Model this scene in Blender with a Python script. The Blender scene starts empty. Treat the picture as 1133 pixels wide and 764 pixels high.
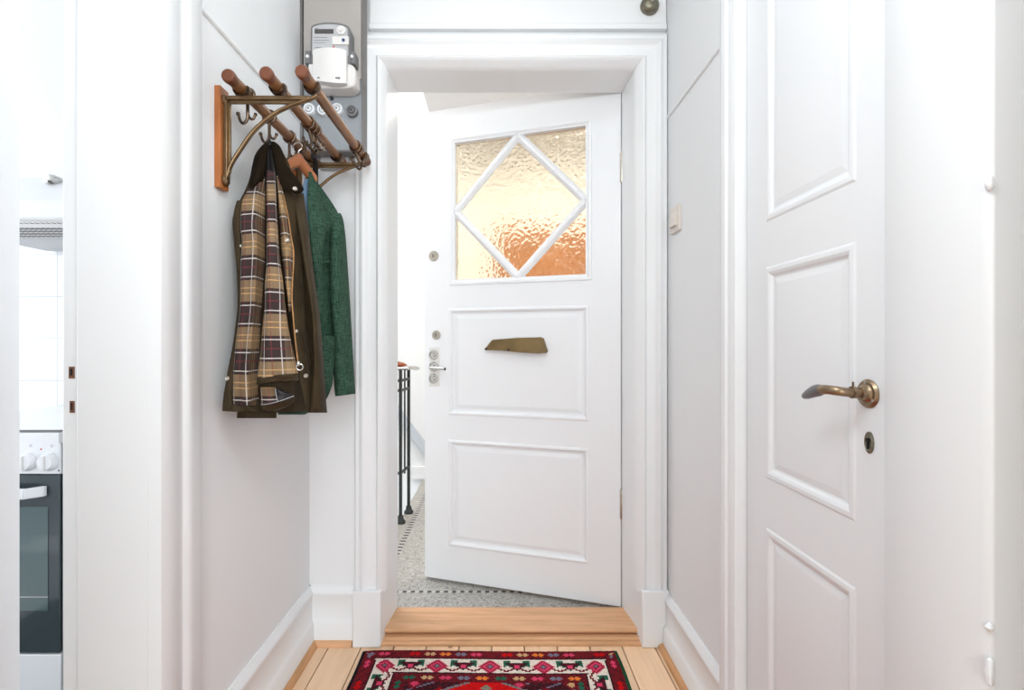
import bpy, bmesh, math, random
from mathutils import Vector, Matrix
random.seed(7)
PI = math.pi
SC = bpy.context.scene
COL = SC.collection

# ------------------------------------------------------------------ camera
F = 560.0            # focal length in pixels of an 1133 px wide frame
CX, CY = 551.0, 382.0
CH = 1.10            # camera height
cam = bpy.data.cameras.new('camera')
cam.sensor_width = 36.0
cam.lens = 36.0 * F / 1133.0
cam.shift_x = (566.5 - CX) / 1133.0
cam.clip_start = 0.02
camo = bpy.data.objects.new('camera', cam)
COL.objects.link(camo)
camo.location = (0, 0, CH)
camo.rotation_euler = (PI/2, 0, 0)
SC.camera = camo


def P(px, py, Y):
    """photo pixel + distance -> point"""
    return Vector(((px - CX) * Y / F, Y, CH + (CY - py) * Y / F))


def zat(py, Y):
    return CH + (CY - py) * Y / F


# ------------------------------------------------------------------ helpers
def s2l(c):
    return tuple(((v/255.0)/12.92 if v/255.0 <= 0.04045 else ((v/255.0+0.055)/1.055)**2.4) for v in c)


def rgb(r, g, b):
    return s2l((r, g, b)) + (1.0,)


def props(o, label=None, cat=None, group=None, kind=None):
    if label: o['label'] = label
    if cat: o['category'] = cat
    if group: o['group'] = group
    if kind: o['kind'] = kind
    return o


def thing(name, label, cat, loc=(0, 0, 0), rotz=0, group=None, kind=None):
    o = bpy.data.objects.new(name, None)
    COL.objects.link(o)
    o.empty_display_size = 0.1
    o.location = loc
    o.rotation_euler = (0, 0, rotz)
    return props(o, label, cat, group, kind)


def root_loc(o):
    while o.parent: o = o.parent
    return o.location.copy()


def obj(name, bm, m, parent=None, smooth=True, local=False, angle=35, bevel=0, subsurf=0, recalc=True):
    if recalc:
        bmesh.ops.recalc_face_normals(bm, faces=bm.faces[:])
    if parent is not None and not local:
        bmesh.ops.translate(bm, verts=bm.verts[:], vec=-root_loc(parent))
    me = bpy.data.meshes.new(name)
    bm.to_mesh(me)
    bm.free()
    mats = m if isinstance(m, (list, tuple)) else [m]
    for x in mats: me.materials.append(x)
    o = bpy.data.objects.new(name, me)
    COL.objects.link(o)
    if parent is not None: o.parent = parent
    if smooth:
        for p in me.polygons: p.use_smooth = True
        try:
            me.set_sharp_from_angle(angle=math.radians(angle))
        except Exception:
            pass
    if bevel:
        b = o.modifiers.new('bevel', 'BEVEL')
        b.width = bevel; b.segments = 2; b.limit_method = 'ANGLE'; b.angle_limit = math.radians(40)
        b.harden_normals = False
    if subsurf:
        b = o.modifiers.new('subd', 'SUBSURF'); b.levels = subsurf; b.render_levels = subsurf
    return o


def struct(name, bm, m, label=None, cat=None, **k):
    o = obj(name, bm, m, **k)
    return props(o, label, cat, None, 'structure')


def BM(): return bmesh.new()


def box(bm, x0, x1, y0, y1, z0, z1, mi=0):
    vs = [bm.verts.new((x, y, z)) for x in (x0, x1) for y in (y0, y1) for z in (z0, z1)]
    for idx in ((0,1,3,2), (4,6,7,5), (0,4,5,1), (2,3,7,6), (0,2,6,4), (1,5,7,3)):
        f = bm.faces.new([vs[i] for i in idx]); f.material_index = mi
    return bm


def quad(bm, a, b, c, d, mi=0):
    f = bm.faces.new([bm.verts.new(p) for p in (a, b, c, d)])
    f.material_index = mi
    return f


def frame_for(t):
    t = t.normalized()
    up = Vector((0, 0, 1)) if abs(t.z) < 0.9 else Vector((0, 1, 0))
    n = t.cross(up).normalized()
    return n, t.cross(n).normalized()


def tube(bm, pts, r, n=10, caps=True, flat=1.0, up=None):
    """tube along pts; r a number or a list; flat scales the second axis"""
    pts = [Vector(p) for p in pts]
    rings = []
    L = len(pts)
    pn = None
    for i, p in enumerate(pts):
        t = (pts[min(i+1, L-1)] - pts[max(i-1, 0)])
        if up is not None:
            a = Vector(up).normalized(); b = t.normalized().cross(a).normalized()
        else:
            if pn is None:
                a, b = frame_for(t)
            else:
                tn = t.normalized()
                a = (pn - tn * pn.dot(tn)).normalized(); b = tn.cross(a).normalized()
            pn = a
        rr = r[i] if isinstance(r, (list, tuple)) else r
        rings.append([bm.verts.new(p + a*rr*math.cos(2*PI*k/n) + b*rr*flat*math.sin(2*PI*k/n)) for k in range(n)])
    for i in range(L-1):
        for k in range(n):
            bm.faces.new((rings[i][k], rings[i][(k+1) % n], rings[i+1][(k+1) % n], rings[i+1][k]))
    if caps:
        bm.faces.new(rings[0][::-1]); bm.faces.new(rings[-1])
    return bm


def curve_pts(ctrl, n=8):
    """catmull-rom through control points"""
    c = [Vector(p) for p in ctrl]
    c = [c[0]*2 - c[1]] + c + [c[-1]*2 - c[-2]]
    out = []
    for i in range(1, len(c)-2):
        for k in range(n):
            t = k/n
            p0, p1, p2, p3 = c[i-1], c[i], c[i+1], c[i+2]
            out.append(0.5*((2*p1) + (p2-p0)*t + (2*p0-5*p1+4*p2-p3)*t*t + (3*p1-p0-3*p2+p3)*t**3))
    out.append(c[-2])
    return out


def lathe(bm, prof, origin, axis, n=24):
    """prof: (radius, height along axis) pairs"""
    axis = Vector(axis).normalized(); a, b = frame_for(axis); o = Vector(origin)
    rings = []
    for r, h in prof:
        if r < 1e-6:
            rings.append([bm.verts.new(o + axis*h)])
        else:
            rings.append([bm.verts.new(o + axis*h + a*r*math.cos(2*PI*k/n) + b*r*math.sin(2*PI*k/n)) for k in range(n)])
    for i in range(len(rings)-1):
        A, B = rings[i], rings[i+1]
        for k in range(n):
            k2 = (k+1) % n
            if len(A) == 1 and len(B) == 1: continue
            if len(A) == 1: bm.faces.new((A[0], B[k2], B[k]))
            elif len(B) == 1: bm.faces.new((A[k], A[k2], B[0]))
            else: bm.faces.new((A[k], A[k2], B[k2], B[k]))
    if len(rings[0]) > 1: bm.faces.new(rings[0][::-1])
    if len(rings[-1]) > 1: bm.faces.new(rings[-1])
    return bm


def torus(bm, c, axis, R, r, n=20, m=8, squash=1.0):
    axis = Vector(axis).normalized(); a, b = frame_for(axis); c = Vector(c)
    rings = []
    for k in range(n):
        d = a*math.cos(2*PI*k/n) + b*math.sin(2*PI*k/n)
        rings.append([bm.verts.new(c + d*(R + r*math.cos(2*PI*j/m)) + axis*(r*squash*math.sin(2*PI*j/m))) for j in range(m)])
    for k in range(n):
        for j in range(m):
            bm.faces.new((rings[k][j], rings[k][(j+1) % m], rings[(k+1) % n][(j+1) % m], rings[(k+1) % n][j]))
    return bm


def prism(bm, poly, f0, f1):
    """poly of 2-D points; f0, f1 map a 2-D point to the two faces"""
    A = [bm.verts.new(f0(*p)) for p in poly]; B = [bm.verts.new(f1(*p)) for p in poly]
    n = len(poly)
    bm.faces.new(A); bm.faces.new(B[::-1])
    for i in range(n):
        bm.faces.new((A[i], B[i], B[(i+1) % n], A[(i+1) % n]))
    return bm


def rings_panel(bm, mp, a0, a1, b0, b1, rings, mi=0, closed=True):
    """concentric rectangles (inset, depth): a raised or sunk door panel"""
    prev = None
    for ins, d in rings:
        r = [bm.verts.new(mp(a, b, d)) for a, b in ((a0+ins, b0+ins), (a1-ins, b0+ins), (a1-ins, b1-ins), (a0+ins, b1-ins))]
        if prev:
            for k in range(4):
                f = bm.faces.new((prev[k], prev[(k+1) % 4], r[(k+1) % 4], r[k])); f.material_index = mi
        prev = r
    if closed:
        f = bm.faces.new(prev); f.material_index = mi


def slab(bm, mp, A0, A1, B0, B1, sunk, through, th):
    """door leaf: front with openings, back, edges. depth 0 = front, -th = back"""
    aa = sorted(set([A0, A1] + [v for o in sunk+through for v in o[:2]]))
    bb = sorted(set([B0, B1] + [v for o in sunk+through for v in o[2:]]))
    def inside(a, b, os): return any(o[0]-1e-6 < a < o[1]+1e-6 and o[2]-1e-6 < b < o[3]+1e-6 for o in os)
    for i in range(len(aa)-1):
        for j in range(len(bb)-1):
            ca, cb = (aa[i]+aa[i+1])/2, (bb[j]+bb[j+1])/2
            c = ((aa[i], bb[j]), (aa[i+1], bb[j]), (aa[i+1], bb[j+1]), (aa[i], bb[j+1]))
            if not inside(ca, cb, sunk+through): quad(bm, *[mp(a, b, 0) for a, b in c])
            if not inside(ca, cb, through): quad(bm, *[mp(a, b, -th) for a, b in c])
    rects = [(A0, A1, B0, B1)] + through
    for a0, a1, b0, b1 in rects:
        c = ((a0, b0), (a1, b0), (a1, b1), (a0, b1))
        for k in range(4):
            p, q = c[k], c[(k+1) % 4]
            quad(bm, mp(p[0], p[1], 0), mp(q[0], q[1], 0), mp(q[0], q[1], -th), mp(p[0], p[1], -th))
    bmesh.ops.remove_doubles(bm, verts=bm.verts[:], dist=1e-5)


def casing(bm, mp, a0, a1, b0, b1, prof, topscale=1.0):
    """mitred casing round three sides of an opening; prof: (offset outward, protrusion)"""
    rows = []
    for o, d in prof:
        rows.append([bm.verts.new(mp(*p)) for p in ((a0-o, b0, d), (a0-o, b1+o*topscale, d), (a1+o, b1+o*topscale, d), (a1+o, b0, d))])
    for i in range(len(rows)-1):
        for k in range(3):
            bm.faces.new((rows[i][k], rows[i][k+1], rows[i+1][k+1], rows[i+1][k]))
    for k in (0, 3):
        bm.faces.new([r[k] for r in rows])


def extrude_profile(bm, prof, f0, f1):
    """closed 2-D profile swept straight from f0 to f1"""
    prism(bm, prof, f0, f1)


# ------------------------------------------------------------------ materials
def nodes(name):
    m = bpy.data.materials.new(name)
    m.use_nodes = True
    nt = m.node_tree
    return m, nt, nt.nodes['Principled BSDF']


def N(nt, t, **kw):
    n = nt.nodes.new(t)
    for k, v in kw.items():
        setattr(n, k, v)
    return n


def mat(name, col, rough=0.5, metal=0.0, bump=0.0, bscale=40.0, var=0.0, vscale=6.0, stretch=None, spec=0.5, coat=0.0):
    m, nt, b = nodes(name)
    L = nt.links
    b.inputs['Base Color'].default_value = col
    b.inputs['Roughness'].default_value = rough
    b.inputs['Metallic'].default_value = metal
    b.inputs['Specular IOR Level'].default_value = spec
    b.inputs['Coat Weight'].default_value = coat
    if bump or var:
        tc = N(nt, 'ShaderNodeTexCoord')
        src = tc.outputs['Object']
        if stretch:
            mp = N(nt, 'ShaderNodeMapping'); mp.inputs['Scale'].default_value = stretch
            L.new(src, mp.inputs['Vector']); src = mp.outputs['Vector']
    if var:
        nz = N(nt, 'ShaderNodeTexNoise'); nz.inputs['Scale'].default_value = vscale; nz.inputs['Detail'].default_value = 5
        L.new(src, nz.inputs['Vector'])
        mx = N(nt, 'ShaderNodeMix', data_type='RGBA')
        mx.inputs[6].default_value = tuple(c*(1-var) for c in col[:3]) + (1,)
        mx.inputs[7].default_value = tuple(min(1, c*(1+var)) for c in col[:3]) + (1,)
        mr = N(nt, 'ShaderNodeMapRange'); mr.inputs[1].default_value = 0.3; mr.inputs[2].default_value = 0.7
        L.new(nz.outputs['Fac'], mr.inputs[0]); L.new(mr.outputs[0], mx.inputs[0])
        L.new(mx.outputs[2], b.inputs['Base Color'])
    if bump:
        nb = N(nt, 'ShaderNodeTexNoise'); nb.inputs['Scale'].default_value = bscale; nb.inputs['Detail'].default_value = 3
        L.new(src, nb.inputs['Vector'])
        bp = N(nt, 'ShaderNodeBump'); bp.inputs['Strength'].default_value = bump; bp.inputs['Distance'].default_value = 0.004
        L.new(nb.outputs['Fac'], bp.inputs['Height']); L.new(bp.outputs['Normal'], b.inputs['Normal'])
    return m


def mth(nt, op, a, b=None, c=None):
    n = N(nt, 'ShaderNodeMath', operation=op)
    for i, v in enumerate((a, b, c)):
        if v is None: continue
        if isinstance(v, (int, float)): n.inputs[i].default_value = v
        else: nt.links.new(v, n.inputs[i])
    return n.outputs[0]


M = {}
M['wall'] = mat('wall_paint', rgb(236, 237, 238), 0.75, bump=0.06, bscale=22, spec=0.25)
M['trim'] = mat('gloss_trim_paint', rgb(238, 239, 240), 0.38, bump=0.08, bscale=14, spec=0.4)
M['door'] = mat('door_paint', rgb(238, 239, 241), 0.35, bump=0.05, bscale=16, spec=0.4)
M['ceil'] = mat('ceiling_paint', rgb(242, 242, 242), 0.85)
M['white_enamel'] = mat('white_enamel', rgb(238, 239, 241), 0.2)
M['white_plastic'] = mat('white_plastic', rgb(226, 223, 220), 0.35)
M['cream_plastic'] = mat('cream_plastic', rgb(226, 217, 208), 0.4)
M['grey_plastic'] = mat('grey_plastic', rgb(186, 186, 188), 0.45)
M['dark_plastic'] = mat('dark_plastic', rgb(38, 38, 40), 0.4)
M['mid_plastic'] = mat('mid_grey_plastic', rgb(118, 117, 118), 0.5)
M['meter_panel'] = mat('meter_panel_paint', rgb(150, 154, 158), 0.45, var=0.03)
M['meter_plate'] = mat('meter_plate_paint', rgb(176, 170, 165), 0.5, var=0.05, vscale=9)
M['panel_edge'] = mat('panel_edge_paint', rgb(120, 116, 114), 0.5, var=0.15)
M['lcd'] = mat('lcd_screen', rgb(80, 78, 76), 0.15)
M['blue'] = mat('blue_button', rgb(45, 62, 110), 0.4)
M['red'] = mat('red_button', rgb(200, 60, 70), 0.4)
M['bronze'] = mat('bronze', rgb(126, 103, 76), 0.33, 0.9, var=0.22, vscale=30)
M['bronze_dark'] = mat('dark_bronze', rgb(98, 80, 66), 0.36, 0.9, var=0.3, vscale=40)
M['brass_old'] = mat('aged_brass', rgb(146, 126, 102), 0.32, 0.9, var=0.15, vscale=40)
M['pewter'] = mat('worn_grip', rgb(120, 119, 122), 0.45, 0.6, var=0.15, vscale=60)
M['aged_nickel'] = mat('aged_nickel', rgb(128, 124, 108), 0.36, 0.85, var=0.2, vscale=90)
M['steel'] = mat('steel', rgb(205, 204, 200), 0.22, 1.0)
M['nickel'] = mat('nickel', rgb(190, 184, 172), 0.3, 0.9, var=0.1, vscale=60)
M['iron'] = mat('black_iron', rgb(52, 56, 56), 0.4, 0.4)
M['hole'] = mat('dark_gap', rgb(25, 22, 20), 0.9)
M['rust'] = mat('bare_wood_mortise', rgb(118, 78, 58), 0.8, var=0.2, vscale=80)
M['orange_wood'] = mat('oiled_wood_plate', rgb(166, 98, 48), 0.45, var=0.18, vscale=10, stretch=(6, 6, 0.7))
M['rail_wood'] = mat('stained_wood_rail', rgb(132, 90, 54), 0.38, var=0.22, vscale=14, stretch=(6, 0.6, 6))
M['rail_cap'] = mat('red_brown_wood_end', rgb(106, 58, 34), 0.4, var=0.15, vscale=30)
M['hanger_wood'] = mat('hanger_wood', rgb(186, 116, 76), 0.35, var=0.1, vscale=12)
M['handrail_wood'] = mat('handrail_wood', rgb(140, 72, 40), 0.35, var=0.15)
M['wax'] = mat('waxed_cotton', rgb(60, 49, 33), 0.6, bump=0.5, bscale=28, var=0.25, vscale=14, spec=0.14)
M['cord'] = mat('brown_corduroy', rgb(34, 27, 19), 0.95, bump=0.4, bscale=120, var=0.15, vscale=30, spec=0.05)
M['black_cloth'] = mat('black_lining', rgb(24, 21, 24), 0.5, bump=0.4, bscale=60)
M['blue_cloth'] = mat('blue_cotton', rgb(112, 138, 164), 0.8, bump=0.1, bscale=60)
M['strap'] = mat('black_webbing', rgb(22, 22, 24), 0.7)
M['zip'] = mat('brass_zip', rgb(136, 98, 60), 0.4, 0.7, var=0.2, vscale=150)
M['flap'] = mat('bronze_painted_flap', rgb(118, 96, 58), 0.4, 0.3, var=0.22, vscale=16)
M['grout_tile'] = None
M['oven_glass'] = mat('oven_glass', rgb(60, 70, 74), 0.12, coat=0.3)
M['oven_window'] = mat('oven_window', rgb(84, 102, 104), 0.1, coat=0.3)
M['neigh_wood'] = mat('varnished_door', rgb(184, 124, 74), 0.3, var=0.2, vscale=6, stretch=(5, 5, 0.6))
M['pale_stone'] = mat('pale_blue_stringer', rgb(200, 206, 214), 0.5)


def make_pine(name, colr, axis, pitch=None, off=0.0, dark=0.25):
    """pine: grain along an axis (0 = X, 1 = Y), knots, tone per board"""
    m, nt, b = nodes(name); L = nt.links
    g = N(nt, 'ShaderNodeNewGeometry')
    mp = N(nt, 'ShaderNodeMapping'); mp.inputs['Scale'].default_value = (1.2, 14, 14) if axis == 0 else (14, 1.2, 14)
    L.new(g.outputs['Position'], mp.inputs['Vector'])
    nz = N(nt, 'ShaderNodeTexNoise'); nz.inputs['Scale'].default_value = 3.0; nz.inputs['Detail'].default_value = 6; nz.inputs['Distortion'].default_value = 0.6
    L.new(mp.outputs[0], nz.inputs['Vector'])
    rp = N(nt, 'ShaderNodeValToRGB')
    e = rp.color_ramp.elements
    e[0].position = 0.3; e[0].color = tuple(c*(1-dark) for c in colr[:2]) + (colr[2]*(1-dark*1.3), 1)
    e[1].position = 0.62; e[1].color = colr
    L.new(nz.outputs['Fac'], rp.inputs['Fac'])
    col = rp.outputs['Color']
    if pitch:
        sx = N(nt, 'ShaderNodeSeparateXYZ'); L.new(g.outputs['Position'], sx.inputs[0])
        idx = mth(nt, 'FLOOR', mth(nt, 'DIVIDE', mth(nt, 'ADD', sx.outputs[0], off), pitch))
        wn = N(nt, 'ShaderNodeTexWhiteNoise', noise_dimensions='1D'); L.new(idx, wn.inputs['W'])
        mr = N(nt, 'ShaderNodeMapRange'); mr.inputs[3].default_value = 0.88; mr.inputs[4].default_value = 1.06
        L.new(wn.outputs['Value'], mr.inputs[0])
        mm = N(nt, 'ShaderNodeMix', data_type='RGBA', blend_type='MULTIPLY'); mm.inputs[0].default_value = 1
        cb = N(nt, 'ShaderNodeCombineColor')
        for i in range(3): L.new(mr.outputs[0], cb.inputs[i])
        L.new(col, mm.inputs[6]); L.new(cb.outputs[0], mm.inputs[7]); col = mm.outputs[2]
    # knots
    mk = N(nt, 'ShaderNodeMapping'); mk.inputs['Scale'].default_value = (5, 9, 1) if axis == 0 else (9, 5, 1)
    L.new(g.outputs['Position'], mk.inputs['Vector'])
    vo = N(nt, 'ShaderNodeTexVoronoi'); vo.inputs['Scale'].default_value = 1.0
    L.new(mk.outputs[0], vo.inputs['Vector'])
    kr = N(nt, 'ShaderNodeMapRange'); kr.inputs[1].default_value = 0.06; kr.inputs[2].default_value = 0.10; kr.inputs[3].default_value = 0.75; kr.inputs[4].default_value = 0
    L.new(vo.outputs['Distance'], kr.inputs[0])
    mx = N(nt, 'ShaderNodeMix', data_type='RGBA'); mx.inputs[7].default_value = rgb(120, 70, 42)
    L.new(kr.outputs[0], mx.inputs[0]); L.new(col, mx.inputs[6])
    L.new(mx.outputs[2], b.inputs['Base Color'])
    b.inputs['Roughness'].default_value = 0.42
    return m


PITCH, POFF = 0.1187, 0.379
M['floor'] = make_pine('pine_floor', rgb(247, 208, 172), 1, PITCH, POFF + PITCH*10, dark=0.12)
M['thresh'] = make_pine('pine_threshold', rgb(224, 172, 130), 0, dark=0.25)
M['quarter'] = make_pine('pine_quarter_round', rgb(206, 152, 104), 1, dark=0.25)


def make_terrazzo():
    m, nt, b = nodes('terrazzo'); L = nt.links
    g = N(nt, 'ShaderNodeNewGeometry')
    sx = N(nt, 'ShaderNodeSeparateXYZ'); L.new(g.outputs['Position'], sx.inputs[0])
    X, Y = sx.outputs[0], sx.outputs[1]
    vo = N(nt, 'ShaderNodeTexVoronoi'); vo.inputs['Scale'].default_value = 120
    L.new(g.outputs['Position'], vo.inputs['Vector'])
    rp = N(nt, 'ShaderNodeValToRGB'); rp.color_ramp.interpolation = 'CONSTANT'
    e = rp.color_ramp.elements
    e[0].position = 0; e[0].color = rgb(164, 161, 155)
    e[1].position = 0.4; e[1].color = rgb(152, 149, 143)
    for p, c in ((0.62, rgb(178, 175, 169)), (0.8, rgb(128, 125, 120)), (0.9, rgb(160, 157, 151))):
        x = e.new(p); x.color = c
    sc = N(nt, 'ShaderNodeSeparateColor'); L.new(vo.outputs['Color'], sc.inputs[0])
    L.new(sc.outputs[0], rp.inputs['Fac'])
    def band(v, c, h): return mth(nt, 'LESS_THAN', mth(nt, 'ABSOLUTE', mth(nt, 'SUBTRACT', v, c)), h)
    def dash(v, p): return mth(nt, 'LESS_THAN', mth(nt, 'FRACT', mth(nt, 'DIVIDE', mth(nt, 'ADD', v, 20.0), p)), 0.5)
    l1 = band(X, -0.520, 0.014); l2 = band(Y, 2.206, 0.009)
    dark = mth(nt, 'MAXIMUM', mth(nt, 'MULTIPLY', l1, dash(Y, 0.042)), mth(nt, 'MULTIPLY', l2, dash(X, 0.036)))
    light = mth(nt, 'MAXIMUM', l1, l2)
    m1 = N(nt, 'ShaderNodeMix', data_type='RGBA'); m1.inputs[7].default_value = rgb(186, 182, 175)
    L.new(light, m1.inputs[0]); L.new(rp.outputs[0], m1.inputs[6])
    m2 = N(nt, 'ShaderNodeMix', data_type='RGBA'); m2.inputs[7].default_value = rgb(40, 40, 42)
    L.new(dark, m2.inputs[0]); L.new(m1.outputs[2], m2.inputs[6])
    L.new(m2.outputs[2], b.inputs['Base Color'])
    b.inputs['Roughness'].default_value = 0.35
    return m


M['terrazzo'] = make_terrazzo()


def make_tiles():
    m, nt, b = nodes('white_wall_tiles'); L = nt.links
    g = N(nt, 'ShaderNodeNewGeometry')
    sx = N(nt, 'ShaderNodeSeparateXYZ'); L.new(g.outputs['Position'], sx.inputs[0])
    def line(v, off, p): return mth(nt, 'LESS_THAN', mth(nt, 'FRACT', mth(nt, 'DIVIDE', mth(nt, 'ADD', v, off), p)), 0.014)
    t = 0.158
    k = mth(nt, 'MAXIMUM', line(sx.outputs[0], 10*t + 1.655, t), line(sx.outputs[2], 10*t - 0.965, t))
    mx = N(nt, 'ShaderNodeMix', data_type='RGBA')
    mx.inputs[6].default_value = rgb(236, 238, 240); mx.inputs[7].default_value = rgb(176, 180, 184)
    L.new(k, mx.inputs[0]); L.new(mx.outputs[2], b.inputs['Base Color'])
    b.inputs['Roughness'].default_value = 0.15
    return m


M['tiles'] = make_tiles()


def make_tartan(P_=0.1165):
    m, nt, b = nodes('tartan_lining'); L = nt.links
    uv = N(nt, 'ShaderNodeUVMap'); uv.uv_map = 'UVMap'
    sx = N(nt, 'ShaderNodeSeparateXYZ'); L.new(uv.outputs[0], sx.inputs[0])
    DK, TN = rgb(60, 48, 46), rgb(146, 121, 92)
    outs = []
    for ax in (0, 1):
        t = mth(nt, 'FRACT', mth(nt, 'DIVIDE', mth(nt, 'ADD', sx.outputs[ax], P_*20), P_))
        rb = N(nt, 'ShaderNodeValToRGB'); rb.color_ramp.interpolation = 'CONSTANT'
        e = rb.color_ramp.elements
        e[0].position = 0; e[0].color = DK
        e[1].position = 0.47; e[1].color = TN
        x = e.new(0.93); x.color = DK
        L.new(t, rb.inputs[0])
        rl = N(nt, 'ShaderNodeValToRGB'); rl.color_ramp.interpolation = 'CONSTANT'
        e = rl.color_ramp.elements
        z = (0, 0, 0, 0)
        e[0].position = 0; e[0].color = rgb(214, 206, 200)
        e[1].position = 0.022; e[1].color = z
        for p, c in ((0.185, rgb(122, 52, 58)), (0.205, z), (0.39, rgb(214, 206, 200)), (0.413, z),
                     (0.63, rgb(204, 162, 110)), (0.652, z), (0.745, rgb(204, 162, 110)), (0.767, z)):
            q = e.new(p); q.color = c
        L.new(t, rl.inputs[0])
        outs.append((rb, rl))
    mx = N(nt, 'ShaderNodeMix', data_type='RGBA'); mx.inputs[0].default_value = 0.74
    L.new(outs[0][0].outputs[0], mx.inputs[6]); L.new(outs[1][0].outputs[0], mx.inputs[7])
    c = mx.outputs[2]
    for (rb, rl), w in zip(outs, (0.62, 0.82)):
        m2 = N(nt, 'ShaderNodeMix', data_type='RGBA')
        L.new(mth(nt, 'MULTIPLY', rl.outputs[1], w), m2.inputs[0]); L.new(c, m2.inputs[6]); L.new(rl.outputs[0], m2.inputs[7])
        c = m2.outputs[2]
    L.new(c, b.inputs['Base Color'])
    b.inputs['Roughness'].default_value = 0.85
    b.inputs['Specular IOR Level'].default_value = 0.2
    return m


M['tartan'] = make_tartan()


def make_tweed():
    m, nt, b = nodes('green_tweed'); L = nt.links
    tc = N(nt, 'ShaderNodeTexCoord')
    cols = []
    for sc in ((40, 40, 400), (300, 300, 30)):
        mp = N(nt, 'ShaderNodeMapping'); mp.inputs['Scale'].default_value = sc
        L.new(tc.outputs['Object'], mp.inputs['Vector'])
        nz = N(nt, 'ShaderNodeTexNoise'); nz.inputs['Scale'].default_value = 1.0; nz.inputs['Detail'].default_value = 3
        L.new(mp.outputs[0], nz.inputs['Vector']); cols.append(nz.outputs['Fac'])
    f = mth(nt, 'MULTIPLY', mth(nt, 'ADD', cols[0], cols[1]), 0.5)
    rp = N(nt, 'ShaderNodeValToRGB'); e = rp.color_ramp.elements
    e[0].position = 0.36; e[0].color = rgb(26, 52, 42)
    e[1].position = 0.66; e[1].color = rgb(74, 104, 86)
    L.new(f, rp.inputs[0]); L.new(rp.outputs[0], b.inputs['Base Color'])
    # faint windowpane check
    uv = N(nt, 'ShaderNodeUVMap'); uv.uv_map = 'UVMap'
    b.inputs['Roughness'].default_value = 0.9
    b.inputs['Specular IOR Level'].default_value = 0.15
    return m


M['tweed'] = make_tweed()


def make_glass():
    m, nt, b = nodes('hammered_amber_glass'); L = nt.links
    b.inputs['Base Color'].default_value = rgb(253, 239, 214)
    b.inputs['Roughness'].default_value = 0.14
    b.inputs['IOR'].default_value = 1.42
    b.inputs['Transmission Weight'].default_value = 1.0
    tc = N(nt, 'ShaderNodeTexCoord')
    nz = N(nt, 'ShaderNodeTexVoronoi', feature='SMOOTH_F1'); nz.inputs['Scale'].default_value = 75
    nn = N(nt, 'ShaderNodeTexNoise'); nn.inputs['Scale'].default_value = 30
    L.new(tc.outputs['Object'], nz.inputs['Vector']); L.new(tc.outputs['Object'], nn.inputs['Vector'])
    n3 = N(nt, 'ShaderNodeTexNoise'); n3.inputs['Scale'].default_value = 11; n3.inputs['Detail'].default_value = 1; L.new(tc.outputs['Object'], n3.inputs['Vector'])
    bp = N(nt, 'ShaderNodeBump'); bp.inputs['Strength'].default_value = 0.7; bp.inputs['Distance'].default_value = 0.005
    L.new(mth(nt, 'ADD', mth(nt, 'MULTIPLY', n3.outputs['Fac'], 2.6), mth(nt, 'ADD', nz.outputs['Distance'], nn.outputs['Fac'])), bp.inputs['Height']); L.new(bp.outputs[0], b.inputs['Normal'])
    return m


M['glass'] = make_glass()

# ------------------------------------------------------------------ room dimensions
XL, XR = -0.700, 0.624      # hall side walls
YF = 1.88                   # far wall
CEIL = 2.75
JY = 1.013                  # far jamb of the kitchen doorway
KX = -0.88                  # kitchen face of the left wall

# ---- floors
bm = BM()
x = -POFF - 13*PITCH
while x < 1.9:
    box(bm, x + 0.0017, x + PITCH - 0.0017, -3.5, YF, -0.02, 0.0)
    x += PITCH
struct('floor', bm, M['floor'], 'pale pine plank floor running down the hall', bevel=0.0012)
bm = BM(); box(bm, -2.0, 2.0, -3.6, YF + 0.16, -0.06, -0.021); struct('floor_base', bm, M['hole'])
bm = BM(); box(bm, -2.6, KX - 0.03, 0.0, 1.95, -0.02, 0.0); struct('floor_kitchen', bm, M['terrazzo'] if False else mat('kitchen_floor', rgb(214, 212, 210), 0.4))
bm = BM(); box(bm, -0.60, 1.8, 2.04, 4.08, -0.05, 0.024); struct('floor_landing', bm, M['terrazzo'], 'grey speckled terrazzo landing with dashed mosaic lines')
bm = BM(); box(bm, -2.6, -0.60, 2.04, 4.08, -1.6, -1.5); struct('floor_stairwell', bm, M['terrazzo'])

# ---- left wall (hall | kitchen)
bm = BM()
box(bm, KX, XL, JY + 0.03, YF, 0, CEIL)
struct('wall_left', bm, M['wall'], 'white wall the coat rack hangs on')
bm = BM(); box(bm, KX, XL, 0.28, JY + 0.03, 2.12, CEIL); struct('wall_left_header', bm, M['wall'])
bm = BM(); box(bm, KX, XL, -0.2, 0.28, 0, CEIL); struct('wall_left_near', bm, M['wall'])
# ---- far wall
bm = BM()
box(bm, -0.90, -0.435, YF, 2.04, 0, CEIL)
struct('wall_far', bm, M['wall'])
bm = BM(); box(bm, 0.530, 1.8, YF, 2.04, 0, CEIL); struct('wall_far_right', bm, M['wall'])
bm = BM(); box(bm, -0.435, 0.530, YF, 2.04, 2.19, CEIL); struct('wall_far_header', bm, M['wall'])
# ---- right wall with its corner towards the camera
YC = 0.646
bm = BM()
box(bm, XR + 0.03, 0.75, 1.30, YF, 0, CEIL)
box(bm, XR, XR + 0.03, 1.385, YF, 0, CEIL)
struct('wall_right', bm, M['wall'], 'white wall with the light switch')
bm = BM()
box(bm, XR + 0.03, 1.9, YC, 0.82, 0, CEIL)
struct('wall_right_near', bm, M['wall'])
bm = BM(); box(bm, XR + 0.03, 0.75, 0.82, 1.30, 2.12, CEIL); struct('wall_right_header', bm, M['wall'])
bm = BM(); box(bm, XR + 0.09, 0.75, 0.82, 1.30, 0, 2.12); struct('wall_right_closet', bm, M['wall'])
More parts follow.
